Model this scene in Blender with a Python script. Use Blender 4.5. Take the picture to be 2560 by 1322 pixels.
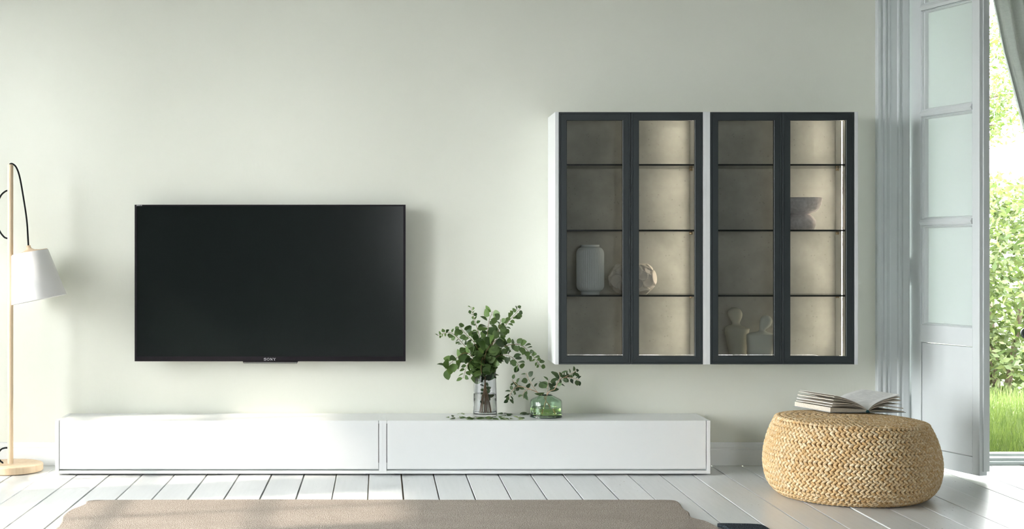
import bpy, math, random
from mathutils import Vector, Matrix, noise

# ------------------------------------------------------------------ scene, camera, light
for o in list(bpy.data.objects):
    bpy.data.objects.remove(o)
SC = bpy.context.scene
COL = SC.collection
PI = math.pi
R = random.Random(7)

F_PX = 3472.0          # focal length in pixels of the 2560 px wide frame
CAM_D = 8.0            # camera stands 8 m in front of the back wall (y = 0)
CAM_Z = 1.221
PPX, PPY = 950.0, 632.0
cd = bpy.data.cameras.new('camera')
cam = bpy.data.objects.new('camera', cd)
COL.objects.link(cam)
cam.location = (0, -CAM_D, CAM_Z)
cam.rotation_euler = (PI / 2, 0, 0)
cd.sensor_fit = 'HORIZONTAL'
cd.sensor_width = 36.0
cd.lens = 36.0 * F_PX / 2560.0
cd.shift_x = (1280 - PPX) / 2560.0
cd.shift_y = -(661 - PPY) / 2560.0
cd.clip_end = 300
SC.camera = cam

SC.view_settings.view_transform = 'Standard'
SC.view_settings.look = 'None'
SC.view_settings.gamma = 1.0
SC.view_settings.use_curve_mapping = False
SC.view_settings.exposure = 2.62

W = bpy.data.worlds.new('sky')
SC.world = W
W.use_nodes = True
bgn = W.node_tree.nodes['Background']
bgn.inputs[0].default_value = (0.965, 0.965, 0.98, 1)
bgn.inputs[1].default_value = 6.4

SUN_DIR = Vector((1.0, 0.26, -0.76)).normalized()
sl = bpy.data.lights.new('sun', 'SUN')
sl.energy = 1.2
sl.angle = math.radians(1.6)
sl.color = (1.0, 0.86, 0.74)
so = bpy.data.objects.new('sun', sl)
COL.objects.link(so)
so.rotation_euler = SUN_DIR.to_track_quat('-Z', 'Y').to_euler()
so.location = (-12, -2, 9)

# room: x from XL to XR, y from -YR to 0, floor z = 0
XL, XR, YR, ZC = -3.4, 5.2, 9.3, 3.7
WIN_LEFT = [(0.62, 1.32), (1.72, 2.72), (3.12, 4.12)]     # distance from the back wall
WIN_Z = (0.08, 2.50)
HEAD = [2.86, 2.86, 2.6]
WIN_REAR = [(0.80, 1.65)]  # unseen opening behind the camera, added for frontal fill light
FILL_WIN_Z = (0.95, 2.3)
DOOR_X = (3.041, 3.835)
DOOR_Z = 3.31

def portal(name, loc, direction, sx, sy):
    l = bpy.data.lights.new(name, 'AREA')
    l.shape = 'RECTANGLE'
    l.size, l.size_y = sx, sy
    l.cycles.is_portal = True
    o = bpy.data.objects.new(name, l)
    COL.objects.link(o)
    o.location = loc
    o.rotation_euler = Vector(direction).to_track_quat('-Z', 'Z' if abs(direction[2]) < .5 else 'Y').to_euler()
    return o
for (a, b), hd in zip(WIN_LEFT, HEAD):
    portal('portal', (XL - 0.27, -(a + b) / 2, (WIN_Z[0] + hd) / 2), (1, 0, 0), b - a, hd - WIN_Z[0])
for a, b in WIN_REAR:
    portal('portal', ((a + b) / 2, -YR - 0.27, sum(FILL_WIN_Z) / 2), (0, 1, 0), b - a, FILL_WIN_Z[1] - FILL_WIN_Z[0])
portal('portal', (sum(DOOR_X) / 2, 0.22, DOOR_Z / 2), (0, -1, 0), DOOR_X[1] - DOOR_X[0], DOOR_Z)

cy = SC.cycles
cy.use_denoising = True
cy.max_bounces = 12
cy.diffuse_bounces = 6
cy.transmission_bounces = 12
cy.transparent_max_bounces = 24
cy.sample_clamp_indirect = 6.0
cy.blur_glossy = 0.5

# ------------------------------------------------------------------ helpers
def lin(c):
    return tuple(((v / 255) / 12.92 if v / 255 <= .04045 else ((v / 255 + .055) / 1.055) ** 2.4) for v in c)

def k_at(d):
    return F_PX / (CAM_D - d)

def P(px, py, d):
    """a measured image point at a known distance d in front of the back wall -> world"""
    k = k_at(d)
    return Vector(((px - PPX) / k, -d, CAM_Z - (py - PPY) / k))

class MB:
    def __init__(s):
        s.v, s.f = [], []
    def add(s, vs, fs):
        n = len(s.v)
        s.v += [tuple(v) for v in vs]
        s.f += [tuple(i + n for i in f) for f in fs]
        return s
    def box(s, x0, x1, y0, y1, z0, z1):
        if x0 > x1: x0, x1 = x1, x0
        if y0 > y1: y0, y1 = y1, y0
        if z0 > z1: z0, z1 = z1, z0
        return s.add([(x0, y0, z0), (x1, y0, z0), (x1, y1, z0), (x0, y1, z0), (x0, y0, z1), (x1, y0, z1), (x1, y1, z1), (x0, y1, z1)],
                     [(0, 3, 2, 1), (4, 5, 6, 7), (0, 1, 5, 4), (1, 2, 6, 5), (2, 3, 7, 6), (3, 0, 4, 7)])
    def lathe(s, prof, n=48, c=(0, 0, 0), rad=None, close=True):
        m = len(prof)
        vs = []
        for i, (r, z) in enumerate(prof):
            for j in range(n):
                a = 2 * PI * j / n
                rr = r if rad is None else rad(r, z, a)
                vs.append((c[0] + rr * math.cos(a), c[1] + rr * math.sin(a), c[2] + z))
        fs = []
        for i in range(m - 1):
            for j in range(n):
                fs.append((i * n + j, i * n + (j + 1) % n, (i + 1) * n + (j + 1) % n, (i + 1) * n + j))
        if close:
            if prof[0][0] > 1e-6: fs.append(tuple(reversed(range(n))))
            if prof[-1][0] > 1e-6: fs.append(tuple((m - 1) * n + j for j in range(n)))
        return s.add(vs, fs)
    def tube(s, pts, rad, n=8, caps=True):
        pts = [Vector(p) for p in pts]
        m = len(pts)
        if not hasattr(rad, '__len__'): rad = [rad] * m
        t0 = (pts[1] - pts[0]).normalized()
        up = Vector((0, 0, 1)) if abs(t0.z) < .9 else Vector((1, 0, 0))
        nrm = t0.cross(up).normalized()
        vs = []
        for i, p in enumerate(pts):
            t = (pts[min(i + 1, m - 1)] - pts[max(i - 1, 0)]).normalized()
            nrm = (nrm - t * nrm.dot(t)).normalized()
            b = t.cross(nrm)
            for j in range(n):
                a = 2 * PI * j / n
                vs.append(p + (nrm * math.cos(a) + b * math.sin(a)) * rad[i])
        fs = []
        for i in range(m - 1):
            for j in range(n):
                fs.append((i * n + j, i * n + (j + 1) % n, (i + 1) * n + (j + 1) % n, (i + 1) * n + j))
        if caps:
            fs += [tuple(reversed(range(n))), tuple((m - 1) * n + j for j in range(n))]
        return s.add(vs, fs)
    def prism(s, outline, axis, a0, a1):
        """outline: 2-D points; axis x: (y,z), axis y: (x,z), axis z: (x,y)"""
        n = len(outline)
        def mk(p, a):
            return {'x': (a, p[0], p[1]), 'y': (p[0], a, p[1]), 'z': (p[0], p[1], a)}[axis]
        vs = [mk(p, a0) for p in outline] + [mk(p, a1) for p in outline]
        fs = [tuple(range(n)), tuple(reversed(range(n, 2 * n)))]
        fs += [(i, n + i, n + (i + 1) % n, (i + 1) % n) for i in range(n)]
        return s.add(vs, fs)
    def loops(s, loops, closed_profile=False):
        """connect equal-length closed vertex loops"""
        n = len(loops[0])
        vs = [v for l in loops for v in l]
        fs = []
        m = len(loops)
        for i in range(m if closed_profile else m - 1):
            k2 = (i + 1) % m
            for j in range(n):
                fs.append((i * n + j, i * n + (j + 1) % n, k2 * n + (j + 1) % n, k2 * n + j))
        return s.add(vs, fs)

def mesh_of(name, mb, smooth=None):
    import bmesh
    me = bpy.data.meshes.new(name)
    me.from_pydata(mb.v, [], mb.f)
    bm = bmesh.new(); bm.from_mesh(me)
    bmesh.ops.recalc_face_normals(bm, faces=bm.faces)
    bm.to_mesh(me); bm.free()
    if smooth is not None:
        me.polygons.foreach_set('use_smooth', [True] * len(me.polygons))
        if smooth < 179:
            me.set_sharp_from_angle(angle=math.radians(smooth))
    me.update()
    return me

ORG = {}
def obj(name, mb, m, parent=None, smooth=None, bevel=0, local=False, origin=None):
    """one mesh object; vertices in world coordinates unless local"""
    o = ORG.get(parent.name, Vector((0, 0, 0))) if parent is not None else Vector(origin or (0, 0, 0))
    if not local:
        mb.v = [(v[0] - o.x, v[1] - o.y, v[2] - o.z) for v in mb.v]
    me = mesh_of(name, mb, smooth)
    me.materials.append(m)
    ob = bpy.data.objects.new(name, me)
    COL.objects.link(ob)
    if parent is not None:
        ob.parent = parent
    else:
        ob.location = o
    ORG[ob.name] = Vector(o)
    if bevel:
        b = ob.modifiers.new('bevel', 'BEVEL')
        b.width = bevel; b.segments = 2; b.limit_method = 'ANGLE'; b.angle_limit = math.radians(40)
        b.harden_normals = False
    return ob

def tag(o, label=None, cat=None, group=None, kind=None):
    if label: o['label'] = label
    if cat: o['category'] = cat
    if group: o['group'] = group
    if kind: o['kind'] = kind
    return o

def thing(name, loc, label, cat, group=None, rz=0):
    o = bpy.data.objects.new(name, None)
    o.empty_display_size = .1
    COL.objects.link(o)
    o.location = loc
    o.rotation_euler = (0, 0, rz)
    ORG[o.name] = Vector(loc)
    return tag(o, label, cat, group)

def struct(name, mb, m, **kw):
    return tag(obj(name, mb, m, **kw), kind='structure')

# ------------------------------------------------------------------ materials
class NT:
    def __init__(s, name):
        s.m = bpy.data.materials.new(name)
        s.m.use_nodes = True
        s.t = s.m.node_tree
        s.b = s.t.nodes['Principled BSDF']
        s.out = s.t.nodes['Material Output']
    def n(s, typ, **kw):
        nd = s.t.nodes.new(typ)
        for k, v in kw.items():
            if k in nd.inputs: nd.inputs[k].default_value = v
            else: setattr(nd, k, v)
        return nd
    def l(s, a, b):
        s.t.links.new(a, b)
    def coord(s, kind='Object'):
        return s.n('ShaderNodeTexCoord').outputs[kind]
    def mapping(s, src, scale=(1, 1, 1), rot=(0, 0, 0)):
        mp = s.n('ShaderNodeMapping')
        mp.inputs['Scale'].default_value = scale
        mp.inputs['Rotation'].default_value = rot
        s.l(src, mp.inputs['Vector'])
        return mp.outputs[0]
    def noise(s, src, scale, detail=4, rough=.5):
        nd = s.n('ShaderNodeTexNoise')
        nd.inputs['Scale'].default_value = scale
        nd.inputs['Detail'].default_value = detail
        nd.inputs['Roughness'].default_value = rough
        if src is not None: s.l(src, nd.inputs['Vector'])
        return nd.outputs['Fac']
    def ramp(s, src, stops):
        r = s.n('ShaderNodeValToRGB')
        e = r.color_ramp.elements
        while len(e) < len(stops): e.new(.5)
        for el, (p, c) in zip(e, stops):
            el.position = p
            el.color = (*c, 1) if len(c) == 3 else c
        s.l(src, r.inputs[0])
        return r.outputs[0]
    def mix(s, fac, a, b, blend='MIX'):
        x = s.n('ShaderNodeMix', data_type='RGBA', blend_type=blend)
        for i, v in ((0, fac), (6, a), (7, b)):
            if isinstance(v, (int, float)): x.inputs[i].default_value = v
            elif isinstance(v, tuple): x.inputs[i].default_value = (*v, 1)[:4]
            else: s.l(v, x.inputs[i])
        return x.outputs[2]
    def bump(s, h, strength=.3, dist=.01):
        b = s.n('ShaderNodeBump')
        b.inputs['Strength'].default_value = strength
        b.inputs['Distance'].default_value = dist
        s.l(h, b.inputs['Height'])
        s.l(b.outputs[0], s.b.inputs['Normal'])
        return b.outputs[0]
    def base(s, c):
        if isinstance(c, tuple): s.b.inputs['Base Color'].default_value = (*c, 1)
        else: s.l(c, s.b.inputs['Base Color'])
        return s
    def set(s, **kw):
        for k, v in kw.items():
            s.b.inputs[k.replace('_', ' ')].default_value = v
        return s

def simple(name, c, rough=.5, spec=.5, metal=0.0, noise_amt=0.0, noise_scale=20, bump=0, bump_scale=200, bdist=.001):
    t = NT(name)
    t.set(Roughness=rough, Metallic=metal)
    t.b.inputs['Specular IOR Level'].default_value = spec
    if noise_amt:
        f = t.noise(t.coord(), noise_scale)
        t.base(t.ramp(f, [(.3, tuple(v * (1 - noise_amt) for v in c)), (.7, tuple(min(1, v * (1 + noise_amt)) for v in c))]))
    else:
        t.base(tuple(c))
    if bump:
        t.bump(t.noise(t.coord(), bump_scale, 3), bump, bdist)
    return t.m

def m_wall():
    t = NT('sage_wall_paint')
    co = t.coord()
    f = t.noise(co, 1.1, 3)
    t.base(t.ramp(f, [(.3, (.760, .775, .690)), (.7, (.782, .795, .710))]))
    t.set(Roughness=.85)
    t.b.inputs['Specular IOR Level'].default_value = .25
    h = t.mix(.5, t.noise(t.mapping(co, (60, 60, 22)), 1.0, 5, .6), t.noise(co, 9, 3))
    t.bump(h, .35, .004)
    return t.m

def thin_glass(name, tint, refl=.9, rough=0.0, ior=1.5):
    t = NT(name)
    tr = t.n('ShaderNodeBsdfTransparent'); tr.inputs[0].default_value = (*tint, 1)
    gl = t.n('ShaderNodeBsdfGlossy'); gl.inputs['Color'].default_value = (refl, refl, refl, 1); gl.inputs['Roughness'].default_value = rough
    fr = t.n('ShaderNodeFresnel'); fr.inputs[0].default_value = ior
    mx = t.n('ShaderNodeMixShader')
    t.l(fr.outputs[0], mx.inputs[0]); t.l(tr.outputs[0], mx.inputs[1]); t.l(gl.outputs[0], mx.inputs[2])
    t.l(mx.outputs[0], t.out.inputs[0])
    return t.m

def glass(name, c, rough=0.0, ior=1.45, bump=0, bscale=40):
    t = NT(name)
    t.base(tuple(c)); t.set(Roughness=rough, IOR=ior)
    t.b.inputs['Transmission Weight'].default_value = 1
    if bump: t.bump(t.noise(t.coord(), bscale, 2), bump, .003)
    return t.m

def leafy(name, c1, c2, trans=.3, rough=.45, spec=.4):
    t = NT(name)
    oi = t.n('ShaderNodeObjectInfo').outputs['Random']
    pr = t.n('ShaderNodeNewGeometry').outputs['Random Per Island']
    mx = t.n('ShaderNodeMath', operation='ADD'); t.l(oi, mx.inputs[0]); t.l(pr, mx.inputs[1])
    fr = t.n('ShaderNodeMath', operation='FRACT'); t.l(mx.outputs[0], fr.inputs[0])
    c = t.ramp(fr.outputs[0], [(0, c1), (1, c2)])
    t.base(c); t.set(Roughness=rough)
    t.b.inputs['Specular IOR Level'].default_value = spec
    tl = t.n('ShaderNodeBsdfTranslucent')
    t.l(t.mix(1.0, c, (1.5, 1.6, .9), 'MULTIPLY'), tl.inputs[0])
    ms = t.n('ShaderNodeMixShader'); ms.inputs[0].default_value = trans
    t.l(t.b.outputs[0], ms.inputs[1]); t.l(tl.outputs[0], ms.inputs[2]); t.l(ms.outputs[0], t.out.inputs[0])
    return t.m

def m_planks():
    t = NT('white_painted_planks')
    co = t.coord()
    rnd = t.n('ShaderNodeObjectInfo').outputs['Random']
    base = t.ramp(rnd, [(0, (.645, .675, .672)), (1, (.715, .735, .728))])
    grain = t.noise(t.mapping(co, (55, 3.0, 10)), 1.0, 5, .6)
    c = t.mix(.10, base, t.ramp(grain, [(.3, (.45, .46, .45)), (.7, (.80, .81, .80))]))
    nick = t.noise(t.mapping(co, (70, 26, 20)), 1.0, 3, .6)
    zone = t.noise(t.mapping(co, (2.1, 1.3, 1)), 1.0, 2)
    wear = t.n('ShaderNodeMath', operation='MULTIPLY')
    t.l(t.ramp(nick, [(.66, (0, 0, 0)), (.70, (1, 1, 1))]), wear.inputs[0])
    t.l(t.ramp(zone, [(.50, (0, 0, 0)), (.60, (.8, .8, .8))]), wear.inputs[1])
    t.base(t.mix(wear.outputs[0], c, (.33, .33, .30)))
    t.set(Roughness=.27)
    t.bump(grain, .05, .001)
    return t.m

def m_concrete():
    t = NT('concrete_back_panel')
    co = t.coord()
    f = t.noise(co, 5, 6, .6)
    c = t.ramp(f, [(.3, (.31, .315, .295)), (.7, (.46, .465, .435))])
    v = t.n('ShaderNodeTexVoronoi'); v.inputs['Scale'].default_value = 42
    t.l(t.mapping(co, (1, 1, 1)), v.inputs['Vector'])
    pm = t.n('ShaderNodeMath', operation='MULTIPLY')
    t.l(t.ramp(v.outputs['Distance'], [(.05, (1, 1, 1)), (.22, (0, 0, 0))]), pm.inputs[0])
    t.l(t.ramp(t.noise(co, 13, 2), [(.47, (0, 0, 0)), (.58, (.5, .5, .5))]), pm.inputs[1])
    t.base(t.mix(pm.outputs[0], c, (.16, .16, .145)))
    t.set(Roughness=.8)
    t.bump(t.noise(co, 60, 4), .15, .002)
    return t.m

def m_wood(name, c1, c2, axis_scale=(30, 30, 3)):
    t = NT(name)
    co = t.coord()
    g = t.noise(t.mapping(co, axis_scale), 1.2, 5, .6)
    t.base(t.ramp(g, [(.35, c1), (.65, c2)]))
    t.set(Roughness=.5)
    t.bump(g, .08, .001)
    return t.m

def m_rug(name, c1, c2, c3, sc=210):
    t = NT(name)
    co = t.coord()
    f = t.noise(t.mapping(co, (1, .55, 1)), sc, 3, .7)
    c = t.ramp(f, [(.32, c1), (.5, c2), (.68, c3)])
    big = t.noise(t.mapping(co, (1, 3, 1)), 2.2, 4)
    c = t.mix(t.ramp(big, [(.35, (.0,) * 3), (.65, (.35,) * 3)]), c, tuple(v * .72 for v in c2))
    t.base(c); t.set(Roughness=1.0)
    t.b.inputs['Specular IOR Level'].default_value = .05
    t.bump(f, .9, .006)
    return t.m

def m_braid():
    t = NT('braided_jute')
    rnd = t.n('ShaderNodeNewGeometry').outputs['Random Per Island']
    c = t.ramp(rnd, [(0, (.60, .42, .22)), (.45, (.70, .55, .34)), (1, (.78, .66, .46))])
    co = t.coord()
    st = t.noise(co, 85, 4, .7)
    c = t.mix(t.ramp(st, [(.42, (0, 0, 0)), (.62, (.75,) * 3)]), c, (.54, .31, .11))
    t.base(c); t.set(Roughness=.85)
    t.b.inputs['Specular IOR Level'].default_value = .2
    t.bump(t.noise(co, 320, 3), .5, .002)
    return t.m

def m_linen(name, c, trans=.25):
    t = NT(name)
    co = t.coord()
    wv = t.mix(.5, t.noise(t.mapping(co, (500, 500, 30)), 1, 2), t.noise(t.mapping(co, (30, 30, 500)), 1, 2))
    col = t.ramp(wv, [(.3, tuple(v * .85 for v in c)), (.7, tuple(min(1, v * 1.1) for v in c))])
    t.base(col); t.set(Roughness=.95)
    t.b.inputs['Specular IOR Level'].default_value = .1
    t.bump(wv, .2, .001)
    if trans:
        tl = t.n('ShaderNodeBsdfTranslucent'); t.l(col, tl.inputs[0])
        ms = t.n('ShaderNodeMixShader'); ms.inputs[0].default_value = trans
        t.l(t.b.outputs[0], ms.inputs[1]); t.l(tl.outputs[0], ms.inputs[2]); t.l(ms.outputs[0], t.out.inputs[0])
    return t.m

def m_frosted():
    t = NT('frosted_pane')
    t.base((.66, .71, .69)); t.set(Roughness=.25)
    tl = t.n('ShaderNodeBsdfTranslucent'); tl.inputs[0].default_value = (.74, .78, .77, 1)
    ms = t.n('ShaderNodeMixShader'); ms.inputs[0].default_value = .5
    t.l(t.b.outputs[0], ms.inputs[1]); t.l(tl.outputs[0], ms.inputs[2]); t.l(ms.outputs[0], t.out.inputs[0])
    t.bump(t.noise(t.mapping(t.coord(), (26, 26, .3)), 1, 2), .15, .004)
    return t.m

def m_page():
    t = NT('printed_page')
    uv = t.coord()
    sep = t.n('ShaderNodeSeparateXYZ'); t.l(uv, sep.inputs[0])
    wv = t.n('ShaderNodeMath', operation='SINE')
    mu = t.n('ShaderNodeMath', operation='MULTIPLY'); t.l(sep.outputs['Y'], mu.inputs[0]); mu.inputs[1].default_value = 2 * PI / .0085
    t.l(mu.outputs[0], wv.inputs[0])
    line = t.ramp(wv.outputs[0], [(.2, (0, 0, 0)), (.6, (1, 1, 1))])
    words = t.ramp(t.noise(t.mapping(uv, (220, 20, 1)), 1, 2), [(.42, (0, 0, 0)), (.5, (1, 1, 1))])
    def band(sock, lo, hi):
        a = t.n('ShaderNodeMath', operation='GREATER_THAN'); t.l(sock, a.inputs[0]); a.inputs[1].default_value = lo
        b = t.n('ShaderNodeMath', operation='LESS_THAN'); t.l(sock, b.inputs[0]); b.inputs[1].default_value = hi
        m = t.n('ShaderNodeMath', operation='MULTIPLY'); t.l(a.outputs[0], m.inputs[0]); t.l(b.outputs[0], m.inputs[1])
        return m.outputs[0]
    def mul(a, b):
        m = t.n('ShaderNodeMath', operation='MULTIPLY'); t.l(a, m.inputs[0]); t.l(b, m.inputs[1]); return m.outputs[0]
    mask = mul(mul(line, words), mul(band(sep.outputs['X'], .03, .205), band(sep.outputs['Y'], .03, .265)))
    sc = t.n('ShaderNodeMath', operation='MULTIPLY'); t.l(mask, sc.inputs[0]); sc.inputs[1].default_value = .55
    t.base(t.mix(sc.outputs[0], (.80, .80, .77), (.25, .25, .25)))
    t.set(Roughness=.8)
    return t.m

M = dict(
    wall=m_wall(),
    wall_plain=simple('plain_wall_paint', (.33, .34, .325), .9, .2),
    ceiling=simple('ceiling_paint', (.50, .51, .50), .9, .2),
    trim=simple('trim_paint', (.66, .70, .705), .45, .4, noise_amt=.03, noise_scale=6, bump=.1, bump_scale=60),
    base=simple('baseboard_paint', (.84, .865, .865), .45, .4),
    door=simple('door_paint', (.66, .695, .695), .38, .45, noise_amt=.02, noise_scale=4),
    plank=m_planks(),
    gap=simple('floor_gap', (.34, .26, .18), .9, .1),
    white=simple('white_lacquer', (.725, .745, .74), .32, .5),
    whiteside=simple('white_melamine', (.80, .835, .83), .45, .4),
    channel=simple('grip_channel', (.50, .54, .54), .4, .5),
    dark_gap=simple('shadow_gap_black', (.03, .035, .035), .7, .2),
    anthracite=simple('anthracite_frame', (.026, .034, .036), .42, .35),
    tint=thin_glass('smoked_glass', (.925, .935, .93), .8),
    shelf=thin_glass('shelf_glass', (.86, .88, .87), .7),
    shelf_edge=simple('dark_glass_edge', (.012, .016, .017), .15, .5),
    clear=thin_glass('clear_window_glass', (.96, .97, .97), .9),
    concrete=m_concrete(),
    metal=simple('bronze_metal', (.42, .33, .22), .3, .5, 1.0),
    chrome=simple('chrome', (.60, .61, .58), .22, .5, 1.0),
    black=simple('black_plastic', (.009, .007, .010), .5, .22),
    screen=simple('tv_screen', (.0080, .0110, .0105), .16, .4),
    print=simple('silver_print', (.62, .62, .64), .5, .4),
    wood=m_wood('birch_wood', (.78, .58, .38), (.86, .69, .49)),
    shade=simple('white_shade_fabric', (.86, .86, .85), .9, .15, bump=.1, bump_scale=400),
    cord=simple('black_fabric_cord', (.008, .010, .010), .7, .2),
    ribbed=simple('matt_white_ceramic', (.80, .84, .84), .6, .35),
    carved=simple('carved_cream_ceramic', (.80, .74, .66), .55, .35, noise_amt=.06, noise_scale=12),
    stone=simple('rough_lavender_stone', (.76, .71, .71), .9, .2, noise_amt=.14, noise_scale=60, bump=.6, bump_scale=150, bdist=.003),
    plaster=simple('matt_plaster', (.82, .84, .76), .8, .2, bump=.1, bump_scale=90),
    plaster_dark=simple('matt_taupe_plaster', (.58, .57, .48), .8, .2, bump=.1, bump_scale=90),
    greyglass=glass('grey_glass', (.76, .775, .80), 0, 1.45),
    greenglass=glass('green_bubbly_glass', (.72, .87, .75), 0.02, 1.45, .25, 45),
    greenbase=glass('dark_green_base_glass', (.10, .20, .16), 0.05, 1.45),
    water=glass('water', (.97, .98, .93), 0, 1.33),
    greenwater=glass('green_water', (.84, .94, .45), 0, 1.33),
    leaf=leafy('eucalyptus_leaf', (.030, .066, .016), (.150, .240, .080), .25),
    leaf_dark=leafy('dark_leaf', (.025, .050, .022), (.10, .165, .065), .18),
    leaf_dry=leafy('pale_leaf', (.16, .24, .09), (.36, .42, .24), .25),
    stem=simple('reddish_stem', (.22, .135, .070), .6, .3, noise_amt=.15, noise_scale=40),
    stem_pale=simple('pale_stem', (.55, .37, .24), .6, .3, noise_amt=.15, noise_scale=40),
    braid=m_braid(),
    braid_core=simple('jute_core', (.34, .20, .09), .95, .1),
    rug=m_rug('greige_rug', (.17, .145, .12), (.36, .315, .27), (.56, .51, .455)),
    darkrug=m_rug('charcoal_wool', (.012, .016, .02), (.04, .05, .06), (.11, .13, .15), 240),
    curtain=m_linen('grey_linen', (.60, .615, .595), .34),
    frosted=m_frosted(),
    hinge=simple('dark_hinge_metal', (.02, .022, .022), .4, .5, .6),
    iron=simple('dark_iron', (.055, .062, .062), .45, .5, .5),
    paper=simple('page_paper', (.74, .70, .62), .85, .2),
    paper_edge=simple('page_edges', (.62, .57, .48), .9, .2, noise_amt=.25, noise_scale=300),
    page=m_page(),
    cover=simple('grey_book_cover', (.30, .32, .32), .6, .3),
    teal=simple('teal_spine', (.02, .09, .11), .6, .3),
    grass=leafy('grass_blades', (.065, .100, .030), (.130, .165, .060), .3, .7, .2),
    lawn=simple('lawn_soil', (.10, .13, .055), .95, .1, noise_amt=.3, noise_scale=3),
    hedge=leafy('hedge_leaf', (.050, .080, .028), (.140, .170, .075), .3, .5, .3),
    treeleaf=leafy('tree_leaf', (.040, .070, .022), (.120, .150, .055), .4, .5, .3),
    bark=simple('bark', (.14, .11, .085), .9, .1, noise_amt=.3, noise_scale=15, bump=.6, bump_scale=30, bdist=.02),
    added_paving=simple('added_grey_paving', (.18, .18, .18), .95, .1, noise_amt=.12, noise_scale=40),
)
def led():
    t = NT('led_strip_light')
    t.b.inputs['Emission Color'].default_value = (1.0, .86, .68, 1)
    t.b.inputs['Emission Strength'].default_value = 27
    return t.m
M['led'] = led()

# ------------------------------------------------------------------ the room
floor = struct('floor', MB().box(XL, XR, -YR, 0.20, -.12, -.022), M['gap'])
PW = 0.1785
x = -0.0615 - PW * 19
cols = []
while x < XR:
    cols.append(x); x += PW
for ci, x0 in enumerate(cols):
    xa, xb = max(x0, XL) + .0023, min(x0 + PW, XR) - .0023
    if xb - xa < .02: continue
    joints = [0.20 if xb < DOOR_X[1] and xa > DOOR_X[0] - .05 else -.002]
    yj = -R.uniform(.9, 3.2)
    if abs((xa + xb) / 2 - 1.49) < .1: yj = -1.63
    elif joints[0] - yj < 2.0 and yj > -2.0: yj -= 1.2
    while yj > -YR + .6:
        joints.append(yj); yj -= R.uniform(2.2, 3.2)
    joints.append(-YR)
    for a, b in zip(joints, joints[1:]):
        ya, yb = b + .0015, a - .0015
        dz, tilt = R.uniform(-.0014, .0012), R.uniform(-.0012, .0012)
        c = .0022
        prof = [(xa, -.022), (xb, -.022), (xb, -.002 - c + dz), (xb - c, -.002 + dz + tilt), (xa + c, -.002 + dz - tilt), (xa, -.002 - c + dz)]
        g1, g2 = R.uniform(0, .0016), R.uniform(0, .0016)
        prof[0] = (prof[0][0] + g1, prof[0][1]); prof[5] = (prof[5][0] + g1, prof[5][1]); prof[2] = (prof[2][0] - g2, prof[2][1])
        obj('plank', MB().prism(prof, 'y', ya, yb), M['plank'], floor)

wb = MB().box(XL - .25, DOOR_X[0], 0, .20, 0, ZC).box(DOOR_X[1], XR + .2, 0, .20, 0, ZC).box(DOOR_X[0], DOOR_X[1], 0, .20, DOOR_Z, ZC)
struct('wall_back', wb, M['wall'])
wl = MB()
prev = 0.0
for (a, b), hd in zip(WIN_LEFT, HEAD):
    wl.box(XL - .25, XL, -prev, -a, 0, ZC)
    wl.box(XL - .25, XL, -a, -b, 0, WIN_Z[0])
    wl.box(XL - .25, XL, -a, -b, hd, ZC)
    prev = b
wl.box(XL - .25, XL, -prev, -YR, 0, ZC)
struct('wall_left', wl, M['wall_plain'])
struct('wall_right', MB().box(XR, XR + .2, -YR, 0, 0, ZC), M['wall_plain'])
wr = MB()
prev = XL - .25
for a, b in WIN_REAR:
    wr.box(prev, a, -YR - .25, -YR, 0, ZC)
    wr.box(a, b, -YR - .25, -YR, 0, FILL_WIN_Z[0])
    wr.box(a, b, -YR - .25, -YR, FILL_WIN_Z[1], ZC)
    prev = b
wr.box(prev, XR + .2, -YR - .25, -YR, 0, ZC)
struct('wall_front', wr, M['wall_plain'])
struct('ceiling', MB().box(XL - .25, XR + .2, -YR - .25, .2, ZC, ZC + .15), M['ceiling'])

def window(n, origin, axis, w, z0, z1, nx, nz):
    """casement frame with muntins and panes; axis is the direction along the wall"""
    root = bpy.data.objects.new('window_%d' % n, None); COL.objects.link(root)
    root.location = origin
    root.rotation_euler = (0, 0, math.atan2(axis[1], axis[0]))
    ORG[root.name] = Vector((0, 0, 0))
    tag(root, kind='structure')
    h = z1 - z0
    f = .055
    fr = MB().box(0, f, -.03, .03, 0, h).box(w - f, w, -.03, .03, 0, h).box(f, w - f, -.03, .03, 0, f).box(f, w - f, -.03, .03, h - f, h)
    obj('window_frame', fr, M['door'], root, local=True)
    iw, ih = (w - 2 * f) / nx, (h - 2 * f) / nz
    for i in range(1, nx):
        obj('muntin', MB().box(f + i * iw - .016, f + i * iw + .016, -.02, .02, f, h - f), M['door'], root, local=True)
    for j in range(1, nz):
        obj('muntin', MB().box(f, w - f, -.019, .019, f + j * ih - .016, f + j * ih + .016), M['door'], root, local=True)
    obj('pane', MB().box(f, w - f, -.002, .002, f, h - f), M['clear'], root, local=True)
n = 1
for (a, b), hd in zip(WIN_LEFT, HEAD):
    window(n, (XL - .13, -a, WIN_Z[0]), (0, -1), b - a, WIN_Z[0], hd, 2, 5); n += 1
for a, b in WIN_REAR:
    window(n, (a, -YR - .13, FILL_WIN_Z[0]), (1, 0), b - a, *FILL_WIN_Z, 2, 4); n += 1  # added fill window in the unseen rear wall

def baseboard(name, x0, x1):
    prof = [(0, 0), (-.020, 0), (-.020, .088), (-.014, .094), (-.014, .100), (-.017, .104), (-.017, .122), (-.010, .131), (0, .131)]
    struct(name, MB().prism(prof, 'x', x0, x1), M['base'])
baseboard('baseboard_back', XL, 2.853)
baseboard('baseboard_back_right', DOOR_X[1] + .19, XR)

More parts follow.
